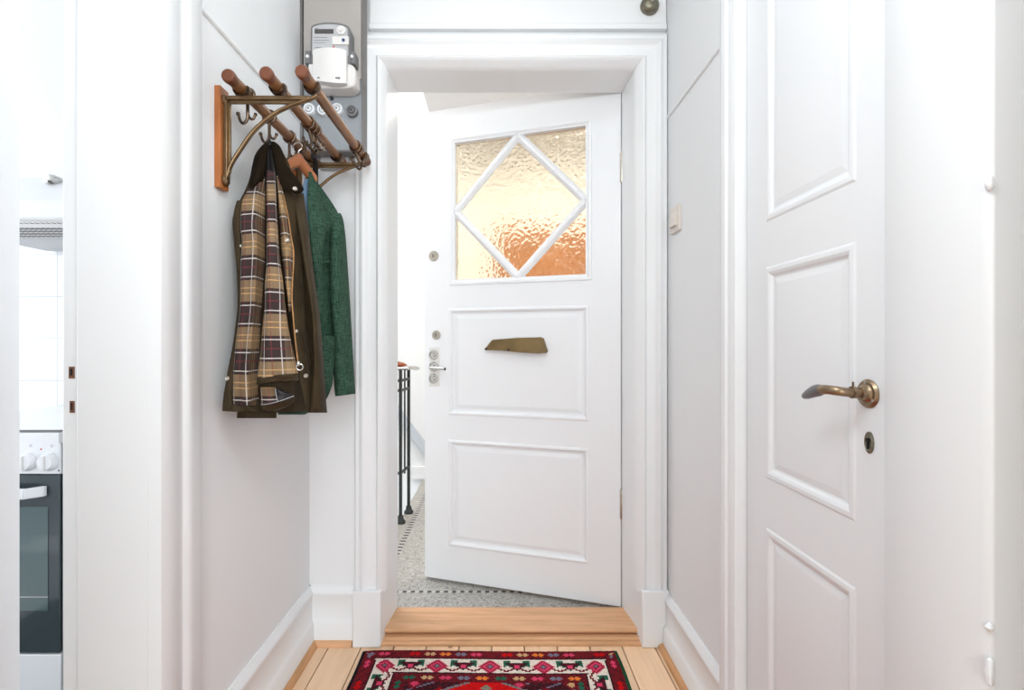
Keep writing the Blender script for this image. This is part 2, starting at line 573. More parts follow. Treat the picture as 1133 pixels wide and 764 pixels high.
# ---- room behind the camera
bm = BM(); box(bm, 1.9, 2.0, -3.5, YC + .1, 0, CEIL); struct('wall_lounge_right', bm, M['wall'])
bm = BM(); box(bm, -2.0, -1.9, -3.5, -0.2, 0, CEIL); struct('wall_lounge_left', bm, M['wall'])
bm = BM(); box(bm, -2.0, 2.0, -3.6, -3.5, 0, 0.2); box(bm, -2.0, 2.0, -3.6, -3.5, 2.45, CEIL)
box(bm, -2.0, -0.1, -3.6, -3.5, 0.2, 2.45); box(bm, 1.6, 2.0, -3.6, -3.5, 0.2, 2.45)
struct('wall_lounge_back', bm, M['wall'])
bm = BM(); box(bm, 0.60, 1.9, 0.0, 0.1, 0, CEIL); box(bm, XL, -0.45, 0.0, 0.1, 0, CEIL); box(bm, -0.45, 0.60, 0.0, 0.1, 2.2, CEIL); struct('wall_light_blocker', bm, M['wall'])  # unseen stubs added to shade the near corner and kitchen jamb from lounge light
bm = BM(); box(bm, -2.0, KX, -0.3, -0.2, 0, CEIL); struct('wall_lounge_front', bm, M['wall'])
bm = BM(); box(bm, -2.7, 2.0, -3.6, YF + 0.16, CEIL, CEIL + 0.1); struct('ceiling', bm, M['ceil'])
# ---- kitchen
bm = BM(); box(bm, -2.6, KX, 1.90, 2.0, 0, CEIL); struct('wall_kitchen', bm, M['tiles'], 'white square tiled kitchen wall behind the cooker')
bm = BM(); box(bm, -2.7, -2.6, -0.2, 1.95, 0, 0.3); box(bm, -2.7, -2.6, -0.2, 1.95, 2.4, CEIL)
box(bm, -2.7, -2.6, -0.2, 0.0, 0.3, 2.4); box(bm, -2.7, -2.6, 1.6, 1.95, 0.3, 2.4)
struct('wall_kitchen_left', bm, M['wall'])
bm = BM(); box(bm, -2.7, -1.9, -0.3, -0.2, 0, CEIL); struct('wall_kitchen_near', bm, M['wall'])
# ---- stairwell
bm = BM(); box(bm, -2.6, 1.8, 4.08, 4.2, -1.6, 4.2); struct('wall_landing', bm, M['wall'])
bm = BM(); box(bm, 1.7, 1.8, 2.04, 4.08, -0.1, CEIL + .1); struct('wall_landing_right', bm, M['wall'])
bm = BM(); box(bm, -2.7, -2.6, 2.0, 4.2, -1.6, 4.2); struct('wall_stairwell', bm, M['wall'])
bm = BM(); box(bm, -2.6, -0.9, 2.0, 2.04, -1.6, 4.2); struct('wall_stairwell_near', bm, M['wall'])
bm = BM(); box(bm, -0.49, 1.8, 2.04, 4.08, CEIL, CEIL + 0.2); struct('ceiling_landing', bm, M['ceil'])

# ---- picture rails
bm = BM(); prof = [(0, -.007), (.004, -.007), (.007, -.003), (.007, .003), (.003, .007), (0, .007)]
prism(bm, prof, lambda a, b: (XL + a, 1.19, 1.893 + b), lambda a, b: (XL + a, 1.80, 1.893 + b))
struct('trim_1', bm, M['trim'], 'thin picture rail on the wall above the coat rack')
bm = BM()
prism(bm, prof, lambda a, b: (XR - a, 1.385, 1.936 + b), lambda a, b: (XR - a, YF, 1.936 + b))
struct('trim_2', bm, M['trim'], 'thin picture rail above the light switch')

# ---- baseboards
BP = [(0, 0), (.026, 0), (.026, .075), (.020, .086), (.016, .094), (.016, .172), (.020, .180), (.019, .190), (.010, .199), (.006, .208), (0, .208)]
bm = BM(); prism(bm, BP, lambda a, b: (XL + a, 1.20, b), lambda a, b: (XL + a, YF, b)); struct('baseboard_left', bm, M['trim'], angle=50)
bm = BM(); prism(bm, BP, lambda a, b: (XL + .0, YF - a, b), lambda a, b: (-0.527, YF - a, b)); struct('baseboard_far', bm, M['trim'], angle=50)
bm = BM(); prism(bm, BP, lambda a, b: (XR - a, 1.385, b*.93), lambda a, b: (XR - a, YF, b*.93)); struct('baseboard_right', bm, M['trim'], angle=50)
QR = [(0, 0), (.018, 0), (.0165, .008), (.012, .014), (0, .018)]
bm = BM(); prism(bm, QR, lambda a, b: (XL + .026 + a, 1.20, b), lambda a, b: (XL + .026 + a, YF - .026, b)); struct('trim_3', bm, M['quarter'], 'pine quarter round along the floor under the coat rack')
bm = BM(); prism(bm, QR, lambda a, b: (XL + .026, YF - .026 - a, b), lambda a, b: (-0.533, YF - .026 - a, b)); struct('trim_4', bm, M['thresh'], 'short pine quarter round at the end wall')
bm = BM(); prism(bm, QR, lambda a, b: (XR - .026 - a, 1.385, b), lambda a, b: (XR - .026 - a, YF - .03, b)); struct('trim_5', bm, M['quarter'], 'pine quarter round along the floor under the light switch')

# ---- entrance casing (splayed lining + mouldings)
AL, AR, AT = -0.431, 0.528, 2.146
def mp_far(a, b, d): return Vector((a, YF - d, b))
prof = [(-.026, -.165), (-.020, -.02), (-.014, .012), (-.006, .020), (.0, .034), (.006, .038), (.012, .034), (.016, .026),
        (.040, .024), (.052, .027), (.056, .032), (.064, .038), (.072, .034), (.077, .028), (.090, .028), (.094, .022), (.0955, 0)]
bm = BM(); casing(bm, mp_far, AL, AR, 0.19, AT, prof, 1.0)
struct('trim_6', bm, M['trim'], 'moulded white casing round the entrance door', angle=40)
bm = BM()
for x0, x1, xi0, xi1 in ((AL - .098, AL + .004, AL - .098, AL + .026), (AR - .004, XR - .0005, AR - .026, XR - .0005)):
    bb = [(x0, YF - .044), (x1, YF - .044), (xi1 if x0 < 0 else x1, YF + .16 if x0 < 0 else YF - .02), (x0 if x0 < 0 else x0, YF - .02)]
    if x0 < 0: poly = [(x0, YF), (x0, YF - .044), (x1, YF - .044), (AL + .027, YF + .16), (AL, YF + .16), (AL - .004, YF)]
    else: poly = [(x1, YF), (x1, YF - .044), (x0, YF - .044), (AR - .027, YF + .16), (AR, YF + .16), (AR + .004, YF)]
    prism(bm, poly, lambda a, b: (a, b, 0), lambda a, b: (a, b, 0.205))
struct('trim_7', bm, M['trim'], 'plain plinth blocks at the foot of the entrance casing', bevel=0.004)
bm = BM()
box(bm, -0.475, XR - .002, YF - .022, YF, 2.262, 2.285)
box(bm, -0.475, XR - .002, YF - .014, YF, 2.285, 2.72)
struct('trim_8', bm, M['trim'], 'flat board above the entrance casing', bevel=0.003)
# kitchen doorway casing and jamb
bm = BM()
prof = [(0.0, 0.0), (0.0, .026), (.006, .029), (.058, .027), (.066, .020), (.080, .018), (.090, .026), (.104, .028), (.116, .022), (.150, .020), (.156, .015), (.158, 0)]
casing(bm, lambda a, b, d: Vector((XL + d, a, b)), 0.28, JY, 0.0, 2.12, prof)
struct('trim_9', bm, M['trim'], 'moulded white casing of the kitchen doorway', angle=40)
bm = BM()
box(bm, -.845, XL + .002, JY, JY + .03, 0, 2.12)
box(bm, KX - .004, -.845, JY + .013, JY + .03, 0, 2.12)
o = struct('trim_10', bm, M['trim'], 'white jamb of the kitchen doorway with two bare lock mortises', bevel=0.004)
for py0, py1, pxa, pxb in ((406, 419, 76.5, 82.5), (444, 457, 77.5, 82.5)):
    bm = BM(); Y = JY + .0125
    a, b = P(pxa, py1, Y), P(pxb, py0, Y)
    box(bm, a.x, b.x, Y - .0012, Y + .002, a.z, b.z)
    h = obj('strike_mortise', bm, M['rust'], o); h['label'] = 'bare brown lock mortise'
    bm = BM(); box(bm, a.x + .003, b.x - .003, Y - .0018, Y, a.z + .006, b.z - .004)
    obj('slot', bm, M['hole'], h)

# ---- threshold
bm = BM()
TP = [(1.846, 0), (1.846, .008), (1.850, .011), (1.860, .0115), (1.861, .009), (1.863, .009), (1.864, .016), (1.868, .019), (1.900, .020), (1.900, .027), (1.885, .028), (1.883, .034), (1.885, .041), (1.890, .0445), (1.93, .045), (1.931, .0435), (1.933, .0435), (1.934, .045), (2.035, .045), (2.04, 0)]
prism(bm, TP, lambda a, b: (AL + .0045, a, b), lambda a, b: (AR - .0045, a, b))
struct('trim_11', bm, M['thresh'], 'worn pine threshold with a stepped front edge under the entrance door', angle=25)

bm = BM(); box(bm, .502, .56, 2.041, 2.085, 0, 2.185)  # strip added to stop landing light leaking past the hinge edge
struct('trim_17', bm, M['trim'], 'added stop behind the hinges that blocks light through the gap')
# ------------------------------------------------------------------ door 1: the entrance door, ajar
TH = math.radians(17.95)
HX, HY, HZ = 0.498, 2.052, 0.038
DW, DH = 0.876, 2.129
door1 = thing('door_1', 'white entrance door standing ajar with a lozenge of amber glass', 'door', (HX, HY, HZ), PI - TH, kind='structure')
def mpd(a, b, d): return Vector((a, d, b))
g0, g1, gz0, gz1 = .142, .728, 1.394 - HZ, 2.010 - HZ
sunk = [(.127, .760, .784 - HZ, 1.265 - HZ), (.127, .760, .193 - HZ, .673 - HZ)]
bm = BM()
slab(bm, mpd, 0, DW, 0, DH, sunk, [(g0, g1, gz0, gz1)], .042)
for s in sunk:
    rings_panel(bm, mpd, *s, [(0, 0), (.004, .004), (.011, .005), (.017, .0), (.021, -.009), (.030, -.010), (.046, -.004), (.050, -.0035)])
bmesh.ops.remove_doubles(bm, verts=bm.verts[:], dist=1e-5)
obj('leaf', bm, M['door'], door1, local=True, angle=7)
# moulding round the glass
bm = BM()
for sgn in (1,):
    rings_panel(bm, mpd, g0 - .026, g1 + .026, gz0 - .026, gz1 + .026,
                [(0, -.001), (.002, .006), (.012, .007), (.018, .002), (.026, -.004), (.028, -.016)], closed=False)
obj('glazing_bead', bm, M['door'], door1, local=True, angle=30)
ga, gb = (g0 + g1)/2, (gz0 + gz1)/2
corners = [(ga, gz1), (g1, gb), (ga, gz0), (g0, gb)]
for i in range(4):
    a, b = Vector(corners[i]), Vector(corners[(i+1) % 4])
    t = (b - a).normalized(); nrm = Vector((-t.y, t.x)); w = .019
    a2, b2 = a - t*.004, b + t*.004
    bm = BM()
    pr = [(-w, -.014), (-w*.75, -.006), (-w*.25, .002), (w*.25, .002), (w*.75, -.006), (w, -.014), (w*.7, -.03), (-w*.7, -.03)]
    prism(bm, pr, lambda u, d: (a2.x + nrm.x*u, d, a2.y + nrm.y*u), lambda u, d: (b2.x + nrm.x*u, d, b2.y + nrm.y*u))
    obj('muntin', bm, M['door'], door1, local=True, angle=30)
def pane(poly):
    bm = BM()
    prism(bm, poly, lambda a, b: (a, -.018, b), lambda a, b: (a, -.023, b))
    obj('pane', bm, M['glass'], door1, local=True, smooth=False)
e = .002
pane([(ga, gz1 - .01), (g1 - .01, gb), (ga, gz0 + .01), (g0 + .01, gb)])
for (ca, cb) in ((g0, gz0), (g1, gz0), (g0, gz1), (g1, gz1)):
    sa = 1 if ca == g0 else -1; sb = 1 if cb == gz0 else -1
    pane([(ca + sa*e, cb + sb*e), (ca + sa*(g1 - g0)/2*.965, cb + sb*e), (ca + sa*e, cb + sb*(gz1 - gz0)/2*.965)])
# letter flap
bm = BM()
top = [(.5777, 1.082), (.552, 1.117), (.545, 1.123), (.435, 1.131), (.330, 1.133), (.318, 1.128), (.300, 1.075), (.306, 1.066)]
bot = [(.306, 1.066), (.34, 1.064), (.42, 1.068), (.50, 1.076), (.5777, 1.078)]
poly = top + bot[1:]
cx_ = sum(p[0] for p in poly)/len(poly); cz_ = sum(p[1] for p in poly)/len(poly)
def fl0(a, b): return (a, .001, b - HZ)
def flo(k, d):
    return lambda a, b: (cx_ + (a - cx_)*k, d + max(0, (1.125 - b))*.25, cz_ + (b - cz_)*k - HZ)
prs = [fl0, flo(1.0, .010), flo(.97, .015)]
R_ = [[bm.verts.new(f(*p)) for p in poly] for f in prs]
for i in range(2):
    for k in range(len(poly)):
        k2 = (k+1) % len(poly)
        bm.faces.new((R_[i][k], R_[i][k2], R_[i+1][k2], R_[i+1][k]))
bm.faces.new(R_[2]); bm.faces.new(R_[0][::-1])
fo = obj('letter_flap', bm, M['flap'], door1, local=True, angle=40); fo['label'] = 'olive brown metal letter flap'
for a, b in ((.570, 1.083), (.468, 1.079)):
    bm = BM(); lathe(bm, [(.005, 0), (.005, .003), (0, .0045)], (a, .0245, b - HZ), (0, 1, 0), 12); obj('rivet', bm, M['hole'], fo, local=True)
# locks and lever: positions measured along the leaf
def leaf(px, py):
    k = (px - CX)/F
    s = (HX - HY*k)/(math.cos(TH) + math.sin(TH)*k)
    Y = HY + math.sin(TH)*s
    return s, zat(py, Y) - HZ
for px, py, r in ((480, 283.5, .0235), (483, 371, .021)):
    a, b = leaf(px, py)
    bm = BM(); lathe(bm, [(r, 0), (r, .004), (r*.9, .007), (r*.5, .007), (r*.45, .010), (0, .010)], (a, 0, b), (0, 1, 0), 28)
    q = obj('lock_rosette', bm, M['nickel'], door1, local=True); q['label'] = 'round nickel lock rosette'
    bm = BM(); box(bm, a - .0015, a + .0015, .009, .0112, b - .008, b + .008); obj('keyhole', bm, M['hole'], q, local=True)
a0_, z0_ = leaf(475, 427.5); a1_, z1_ = leaf(486.5, 384.5)
bm = BM(); box(bm, min(a0_, a1_), max(a0_, a1_), 0, .003, z0_, z1_)
lp = obj('lock_plate', bm, M['white_plastic'], door1, local=True, bevel=.002); lp['label'] = 'white lock plate carrying three nickel rings'
for px, py in ((480.2, 393), (480.4, 406), (480.2, 419)):
    a, b = leaf(px, py); r = .0225
    bm = BM(); lathe(bm, [(r, 0), (r, .006), (r*.88, .010), (r*.72, .010), (r*.68, .005), (r*.45, .005), (r*.4, .014), (0, .014)], (a, .003, b), (0, 1, 0), 28)
    q = obj('lock_ring', bm, M['steel'], lp, local=True)
a, b = leaf(480.4, 407); a2, b2 = leaf(494, 409)
bm = BM()
tube(bm, curve_pts([(a, .010, b), (a, .038, b), (a - .004, .046, b), (a - .03, .048, b - .001), (a2 - .012, .048, b - .003)], 6), .0065, 12)
q = obj('lever_handle', bm, M['steel'], door1, local=True)
bm = BM(); lathe(bm, [(.0066, 0), (.0068, .004), (0, .005)], (a2 - .012, .048, b - .003), (-1, 0, 0), 14); obj('tip', bm, M['dark_plastic'], q, local=True)
for z in (1.77, 0.405):
    bm = BM()
    lathe(bm, [(.0, -.062), (.008, -.06), (.009, -.056), (.009, .056), (.008, .06), (0, .062)], (-.004, -.004, z - HZ + .05), (0, 0, 1), 14)
    obj('hinge', bm, M['nickel'], door1, local=True)

# ------------------------------------------------------------------ door 2: the closet door in the right wall
d2y0, d2y1 = .826, 1.292
DX = XR + .012
door2 = thing('door_2', 'white panelled closet door with a bronze lever in the right wall', 'door', (DX, d2y1, .01), 0, kind='structure')
def mp2(a, b, d): return Vector((DX - d, a, b))
bm = BM()
sunk = [(.898, 1.200, 1.391, 2.0), (.898, 1.200, .785, 1.284), (.898, 1.200, .14, .668)]
slab(bm, mp2, d2y0, d2y1, .01, 2.10, sunk, [], .04)
for s in sunk:
    rings_panel(bm, mp2, *s, [(0, 0), (.005, .0025), (.013, .003), (.019, .0005), (.024, -.004), (.028, -.005), (.042, -.002), (.044, -.0018)])
bmesh.ops.remove_doubles(bm, verts=bm.verts[:], dist=1e-5)
obj('leaf', bm, M['door'], door2, angle=7)
# rosette + lever
ry, rz = .868, 1.0165
bm = BM(); lathe(bm, [(.0245, 0), (.025, .002), (.0215, .006), (.017, .006), (.0155, .009), (.012, .011), (.011, .016), (0, .017)], (DX, ry, rz), (-1, 0, 0), 32)
ro = obj('handle_rosette', bm, M['brass_old'], door2); ro['label'] = 'bronze rosette with three screws'
for an in (90, 210, 330):
    bm = BM(); c = (DX - .0055, ry + .019*math.cos(math.radians(an)), rz + .019*math.sin(math.radians(an)))
    lathe(bm, [(.0028, 0), (.0028, .0012), (0, .002)], c, (-1, 0, 0), 10); obj('screw', bm, M['nickel'], ro)
bm = BM()
pts = curve_pts([(DX - .012, ry, rz + .001), (DX - .032, ry, rz + .002), (DX - .050, ry + .004, rz + .004), (DX - .058, ry + .020, rz + .005), (DX - .0592, ry + .036, rz + .0035)], 7)
n_ = len(pts); tube(bm, pts, [.0075 + .0012*i/n_ for i in range(n_)], 14)
tube(bm, [(DX - .024, ry, rz + .002), (DX - .030, ry, rz + .002)], .0105, 16)
lv = obj('lever', bm, M['brass_old'], door2)
bm = BM()
pts = curve_pts([(DX - .0592, ry + .034, rz + .0036), (DX - .0588, ry + .053, rz - .0005), (DX - .058, ry + .076, rz - .009), (DX - .057, ry + .088, rz - .013)], 6)
n_ = len(pts); tube(bm, pts, [.0088, .0098, .0106] + [.0108 - .0052*max(0, (i - 6))/(n_ - 7) for i in range(3, n_)], 14)
q = obj('grip', bm, M['pewter'], lv); q['label'] = 'worn grey grip at the end of the bronze lever'
tube_bm = BM(); lathe(tube_bm, [(.0018, 0), (.0018, .012), (0, .013)], (DX - .027, ry, rz + .008), (0, 0, 1), 8); obj('set_screw', tube_bm, M['bronze_dark'], lv)
ey, ez = .8655, zat(490, .8655)
bm = BM()
prev = None
for k, d in ((1, 0), (1, .0025), (.82, .004), (.74, .0028), (0.0, .0028)):
    if k == 0.0:
        bm.faces.new(prev); break
    r_ = [bm.verts.new((DX - d, ey + .0105*k*math.cos(2*PI*i/28), ez + .0185*k*math.sin(2*PI*i/28))) for i in range(28)]
    if prev:
        for i in range(28): bm.faces.new((prev[i], prev[(i+1) % 28], r_[(i+1) % 28], r_[i]))
    prev = r_
q = obj('escutcheon', bm, M['aged_nickel'], door2); q['label'] = 'oval aged nickel keyhole escutcheon'
bm = BM(); lathe(bm, [(.004, 0), (.004, .002), (0, .0021)], (DX - .0028, ey, ez + .004), (-1, 0, 0), 12); box(bm, DX - .0048, DX - .0028, ey - .0018, ey + .0018, ez - .011, ez + .003)
obj('keyhole', bm, M['hole'], q)
for zc in (zat(142, 1.312), zat(706, 1.312)):
    bm = BM(); tube(bm, [(XR - .012, 1.312, zc - .050), (XR - .012, 1.312, zc + .006)], .0075, 12); tube(bm, [(XR - .012, 1.312, zc + .012), (XR - .012, 1.312, zc + .05)], .0075, 12)
    h = obj('hinge', bm, M['trim'], door2)
    bm = BM(); tube(bm, [(XR - .012, 1.312, zc + .005), (XR - .012, 1.312, zc + .0125)], .006, 10)
    tube(bm, [(XR - .012, 1.312, zc + .05), (XR - .012, 1.312, zc + .054)], .006, 10); box(bm, XR - .008, XR + .0, 1.303, 1.306, zc - .028, zc + .03)
    obj('pin', bm, M['hole'], h)
# casing of the closet door: moulded on the far side, flat wide board near the corner
bm = BM()
prof2 = [(1.296, .0), (1.298, -.016), (1.306, -.020), (1.330, -.020), (1.334, -.026), (1.350, -.028), (1.360, -.022), (1.382, -.020), (1.388, -.014), (1.390, 0)]
# note: protrusion is towards the hall (minus X)
prism(bm, [(a, -d) for a, d in prof2][::1] + [(1.390, -.03), (1.296, -.03)], lambda a, d: (XR - d, a, 0), lambda a, d: (XR - d, a, 2.2))
struct('trim_12', bm, M['trim'], 'moulded casing on the hinge side of the closet door', angle=30)
bm = BM()
prism(bm, [(.822, XR + .04), (.822, XR + .004), (.816, XR), (.652, XR - .002), (YC - .004, XR + .004), (YC - .004, XR + .09), (.66, XR + .09), (.66, XR + .04)],
      lambda a, b: (b, a, 0), lambda a, b: (b, a, 2.2))
struct('trim_13', bm, M['trim'], 'wide flat board on the latch side of the closet door', bevel=.003)
bm = BM()
for y_, z0, z1 in ((YC - .004, zat(212, YC), zat(196, YC)), (YC - .004, zat(697, YC), zat(688, YC)), (YC - .004, zat(757, YC), zat(726, YC))):
    tube(bm, [(XR + .001, y_, z0), (XR + .0, y_, z0 + .003), (XR - .001, y_, (z0 + z1)/2), (XR + .0, y_, z1 - .003), (XR + .001, y_, z1)], [.002, .0042, .005, .004, .002], 10)
struct('trim_14', bm, M['trim'], 'lumps of old paint on the wall corner')

# ------------------------------------------------------------------ door 3: kitchen door, just ajar
th3 = math.radians(6.7)
door3 = thing('door_3', 'white painted edge of the kitchen door standing slightly open', 'door', (-.865, .28, .01), 0, kind='structure')
door3.rotation_euler = (0, 0, PI/2 + th3)     # local x runs along the leaf, local -y faces the hall
bm = BM()
def mp3(a, b, d): return Vector((a, -d, b))
sk = [(.10, .62, 1.25, 1.95), (.10, .62, .15, 1.05)]
slab(bm, mp3, 0.0, .73, 0, 2.09, sk, [], .04)
for s in sk: rings_panel(bm, mp3, *s, [(0, 0), (.006, .006), (.018, .002), (.024, -.01), (.05, -.004)])
bmesh.ops.remove_doubles(bm, verts=bm.verts[:], dist=1e-5)
obj('leaf', bm, M['door'], door3, local=True, angle=7)

# ------------------------------------------------------------------ door 4: the neighbour's door across the landing
nx0, nx1, nh = .10, .90, 1.92
door4 = thing('door_4', 'brown varnished door across the landing seen through the amber glass', 'door', (nx0, 4.075, .024), 0, kind='structure')
bm = BM()
def mp4(a, b, d): return Vector((a, 4.035 - d, b))
sk = [(nx0 + .12, nx1 - .12, 1.2, 1.92), (nx0 + .12, nx1 - .12, .2, 1.0)]
slab(bm, mp4, nx0, nx1, 0.028, nh, sk, [], .039)
for s in sk: rings_panel(bm, mp4, *s, [(0, 0), (.01, .006), (.02, -.012), (.05, -.006)])
bmesh.ops.remove_doubles(bm, verts=bm.verts[:], dist=1e-5)
obj('leaf', bm, M['neigh_wood'], door4, angle=7)
bm = BM(); casing(bm, lambda a, b, d: Vector((a, 4.08 - d, b)), nx0 - .005, nx1 + .005, .024, nh + .005, [(0, 0), (0, .05), (.01, .055), (.08, .05), (.09, .03), (.09, 0)])
obj('door_frame', bm, M['neigh_wood'], door4)

# ------------------------------------------------------------------ doorbell, switch
p = P(718.5, 7, YF - .016)
t = thing('doorbell', 'small round metal bell above the corner of the entrance casing', 'doorbell', (p.x, YF - .016, p.z))
bm = BM(); lathe(bm, [(.034, -.001), (.034, .006), (.033, .012), (.028, .022), (.018, .029), (.006, .032), (0, .032)], (p.x, YF - .0145, p.z), (0, -1, 0), 32); obj('dome', bm, M['aged_nickel'], t)
bm = BM(); lathe(bm, [(.006, 0), (.006, .004), (.004, .006), (0, .006)], (p.x, YF - .046, p.z), (0, -1, 0), 14); obj('screw', bm, M['nickel'], t)

sy0, sy1 = 1.722, 1.806
sz = zat(243, 1.764)
t = thing('light_switch', 'cream light switch with a rocker on the right wall', 'light switch', (XR, (sy0 + sy1)/2, sz))
bm = BM(); box(bm, XR - .010, XR + .001, sy0, sy1, sz - .045, sz + .045); obj('plate', bm, M['cream_plastic'], t, bevel=.003)
bm = BM(); prism(bm, [(XR - .009, sz - .026), (XR - .009, sz + .026), (XR - .013, sz + .026), (XR - .020, sz - .026)], lambda a, b: (a, sy0 + .016, b), lambda a, b: (a, sy1 - .016, b)); obj('rocker', bm, M['cream_plastic'], t, bevel=.001)

# ------------------------------------------------------------------ meter board
YB = 1.80
bx0, bx1 = XL + .001, -0.4765
bz0 = zat(166, YB); bz1 = 2.70
t = thing('meter_board', 'tall grey metal board with four round fuses beside the entrance casing', 'meter board', (bx0, YF, bz0))
bm = BM(); box(bm, bx0 + .008, bx1 - .007, YB, YB + .012, bz0, zat(89, YB)); obj('lower_panel', bm, M['meter_panel'], t, bevel=.0015)
bm = BM(); box(bm, bx0 + .010, bx1 - .008, YB - .008, YB + .012, zat(89, YB) + .0005, bz1)
up_ = obj('upper_plate', bm, M['meter_plate'], t, bevel=.002)
bm = BM(); lathe(bm, [(.005, 0), (.005, .002), (0, .003)], P(395.5, 86, YB - .008), (0, -1, 0), 12); obj('screw', bm, M['nickel'], up_)
bm = BM()
box(bm, bx0, bx0 + .007, YB - .012, YB + .045, bz0, bz1)
box(bm, bx1 - .006, bx1, YB - .012, YB + .045, bz0, bz1)
box(bm, bx0, bx1, YB - .002, YB + .045, bz0 - .006, bz0 - .0005)
obj('side_frame', bm, M['panel_edge'], t, bevel=.0015)
bm = BM(); box(bm, bx0, -.537, YB + .013, YF - .001, bz0, bz1); obj('backing', bm, M['panel_edge'], t)
FU = ((341.2, 119.6, 0), (356.3, 120.3, 0), (372.2, 119.6, 0), (388.6, 121.8, 1))
for px, py, dk in FU:
    c = P(px, py, YB - .02); c.y = YB
    bm = BM(); lathe(bm, [(.0205, 0), (.0205, .014), (.019, .018), (.0145, .019), (.013, .0165), (.0085, .0165), (.008, .021), (.004, .022), (0, .0205)], c, (0, -1, 0), 30)
    q = obj('fuse', bm, M['mid_plastic'] if dk else M['white_enamel'], t)
    q['label'] = 'dark grey round fuse' if dk else 'white porcelain round fuse'
    bm = BM(); torus(bm, (c.x, c.y - .0165, c.z), (0, 1, 0), .0112, .0011, 24, 6); lathe(bm, [(.0034, 0), (.0034, .0235), (0, .0236)], c, (0, -1, 0), 12)
    obj('fuse_ring', bm, M['dark_plastic'] if dk else M['mid_plastic'], q)
c = P(367.5, 109.5, YB); bm = BM(); lathe(bm, [(.006, 0), (.006, .010), (.003, .013), (0, .013)], c, (0, -1, 0), 14); obj('toggle', bm, M['dark_plastic'], t)
bm = BM()
c0, c1 = P(354, 187, 1.86), P(386, 168, 1.86)
# junction box below
t2 = thing('junction_box', 'small pale junction box under the grey meter board', 'junction box', ((c0.x + c1.x)/2, YF, c0.z))
box(bm, c0.x, min(c1.x, -.5355), 1.856, YF - .001, c0.z, c1.z); obj('cover', bm, M['grey_plastic'], t2, bevel=.006)

# ------------------------------------------------------------------ electricity meter
YM = 1.725
def R2(px0, px1, py0, py1, Y): return P(px0, py1, Y), P(px1, py0, Y)
mz = P(366, 66, YM)
t = thing('electricity_meter', 'grey electricity meter with a white terminal cover and small display', 'electricity meter', (mz.x, YB, mz.z))
poly = [(343.5, 94), (343.5, 30), (346, 27.2), (352, 25.2), (360, 24.2), (368, 24.2), (377, 25.4), (384, 27.6), (387, 30.5), (387.5, 94)]
def mk(Yf, Yb):
    return (lambda a, b: P(a, b, Yf)), (lambda a, b: Vector((P(a, b, Yf).x, Yb, P(a, b, Yf).z)))
bm = BM(); f0, f1 = mk(YM + .01, YB - .0085); prism(bm, poly, f0, f1); obj('housing', bm, M['mid_plastic'], t, bevel=.004)
poly2 = [(345, 60), (345, 31), (347, 29), (353, 27), (361, 26.2), (369, 26.4), (377, 27.5), (384, 30), (384.8, 60)]
bm = BM(); f0, f1 = mk(YM, YM + .02); prism(bm, poly2, f0, f1); face = obj('face_plate', bm, M['grey_plastic'], t, bevel=.003)
def fbox(px0, px1, py0, py1, Y, d, m, name, par, bv=.001):
    a, b = R2(px0, px1, py0, py1, Y)
    bm = BM(); box(bm, a.x, b.x, Y, Y + d, a.z, b.z)
    return obj(name, bm, m, par, bevel=bv)
fbox(348, 369, 32, 37.2, YM - .001, .004, M['lcd'], 'display', t, .0005)
for i, (a_, b_) in enumerate(((348.5, 352), (347, 362), (347, 364), (347, 360), (348, 355))):
    yy = (30.9, 41.0, 44.2, 46.8, 52.2)[i]
    fbox(a_, b_, yy, yy + .55, YM - .0006, .002, M['mid_plastic'], 'print_line', face, 0)
c = P(377.5, 34, YM); bm = BM(); lathe(bm, [(.0155, -.001), (.0155, .004), (.012, .006), (.008, .0055), (.006, .009), (0, .009)], c, (0, -1, 0), 24); q = obj('optical_port', bm, M['white_plastic'], t)
bm = BM(); torus(bm, c + Vector((0, -.0062, 0)), (0, 1, 0), .0062, .0012, 20, 6); obj('ring', bm, M['mid_plastic'], q)
q = fbox(367.5, 385.5, 40, 49, YM - .006, .008, M['white_plastic'], 'tag', t)
c = P(380, 44.5, YM - .006); bm = BM(); lathe(bm, [(.0055, 0), (.0055, .002), (0, .003)], c, (0, -1, 0), 18); obj('button', bm, M['blue'], q)
c = P(369.3, 52, YM); bm = BM(); lathe(bm, [(.003, 0), (.003, .002), (0, .003)], c, (0, -1, 0), 12); obj('indicator', bm, M['red'], t)
# wide lower terminal cover
poly = [(340.5, 70), (383, 70), (389, 71), (393, 75), (393.5, 91), (391, 95), (384, 97), (350, 97), (341, 93)]
bm = BM(); f0, f1 = mk(YM + .006, YB - .002); prism(bm, poly, f0, f1); obj('lower_cover', bm, M['white_plastic'], t, bevel=.006)
# curved white cover
bm = BM(); nn_ = 14
A = []
for i in range(nn_ + 1):
    u = i/nn_; px = 346 + 37*u; bow = .016*math.sin(PI*u)
    top_y = 56 - 3.5*math.sin(PI*u)**.6; bot_y = 88.5 + 3.5*math.sin(PI*u*.5)
    A.append((P(px, top_y, YM - .012 - bow), P(px, bot_y, YM - .012 - bow)))
F_ = [[bm.verts.new(p) for p in pr] + [bm.verts.new((p.x, YM + .004, p.z)) for p in pr] for pr in A]
for i in range(nn_):
    a, b = F_[i], F_[i+1]
    bm.faces.new((a[0], b[0], b[1], a[1])); bm.faces.new((a[2], a[3], b[3], b[2]))
    bm.faces.new((a[0], a[2], b[2], b[0])); bm.faces.new((a[1], b[1], b[3], a[3]))
bm.faces.new((F_[0][0], F_[0][1], F_[0][3], F_[0][2])); bm.faces.new((F_[-1][0], F_[-1][2], F_[-1][3], F_[-1][1]))
tc_ = obj('terminal_cover', bm, M['white_plastic'], t, angle=40)
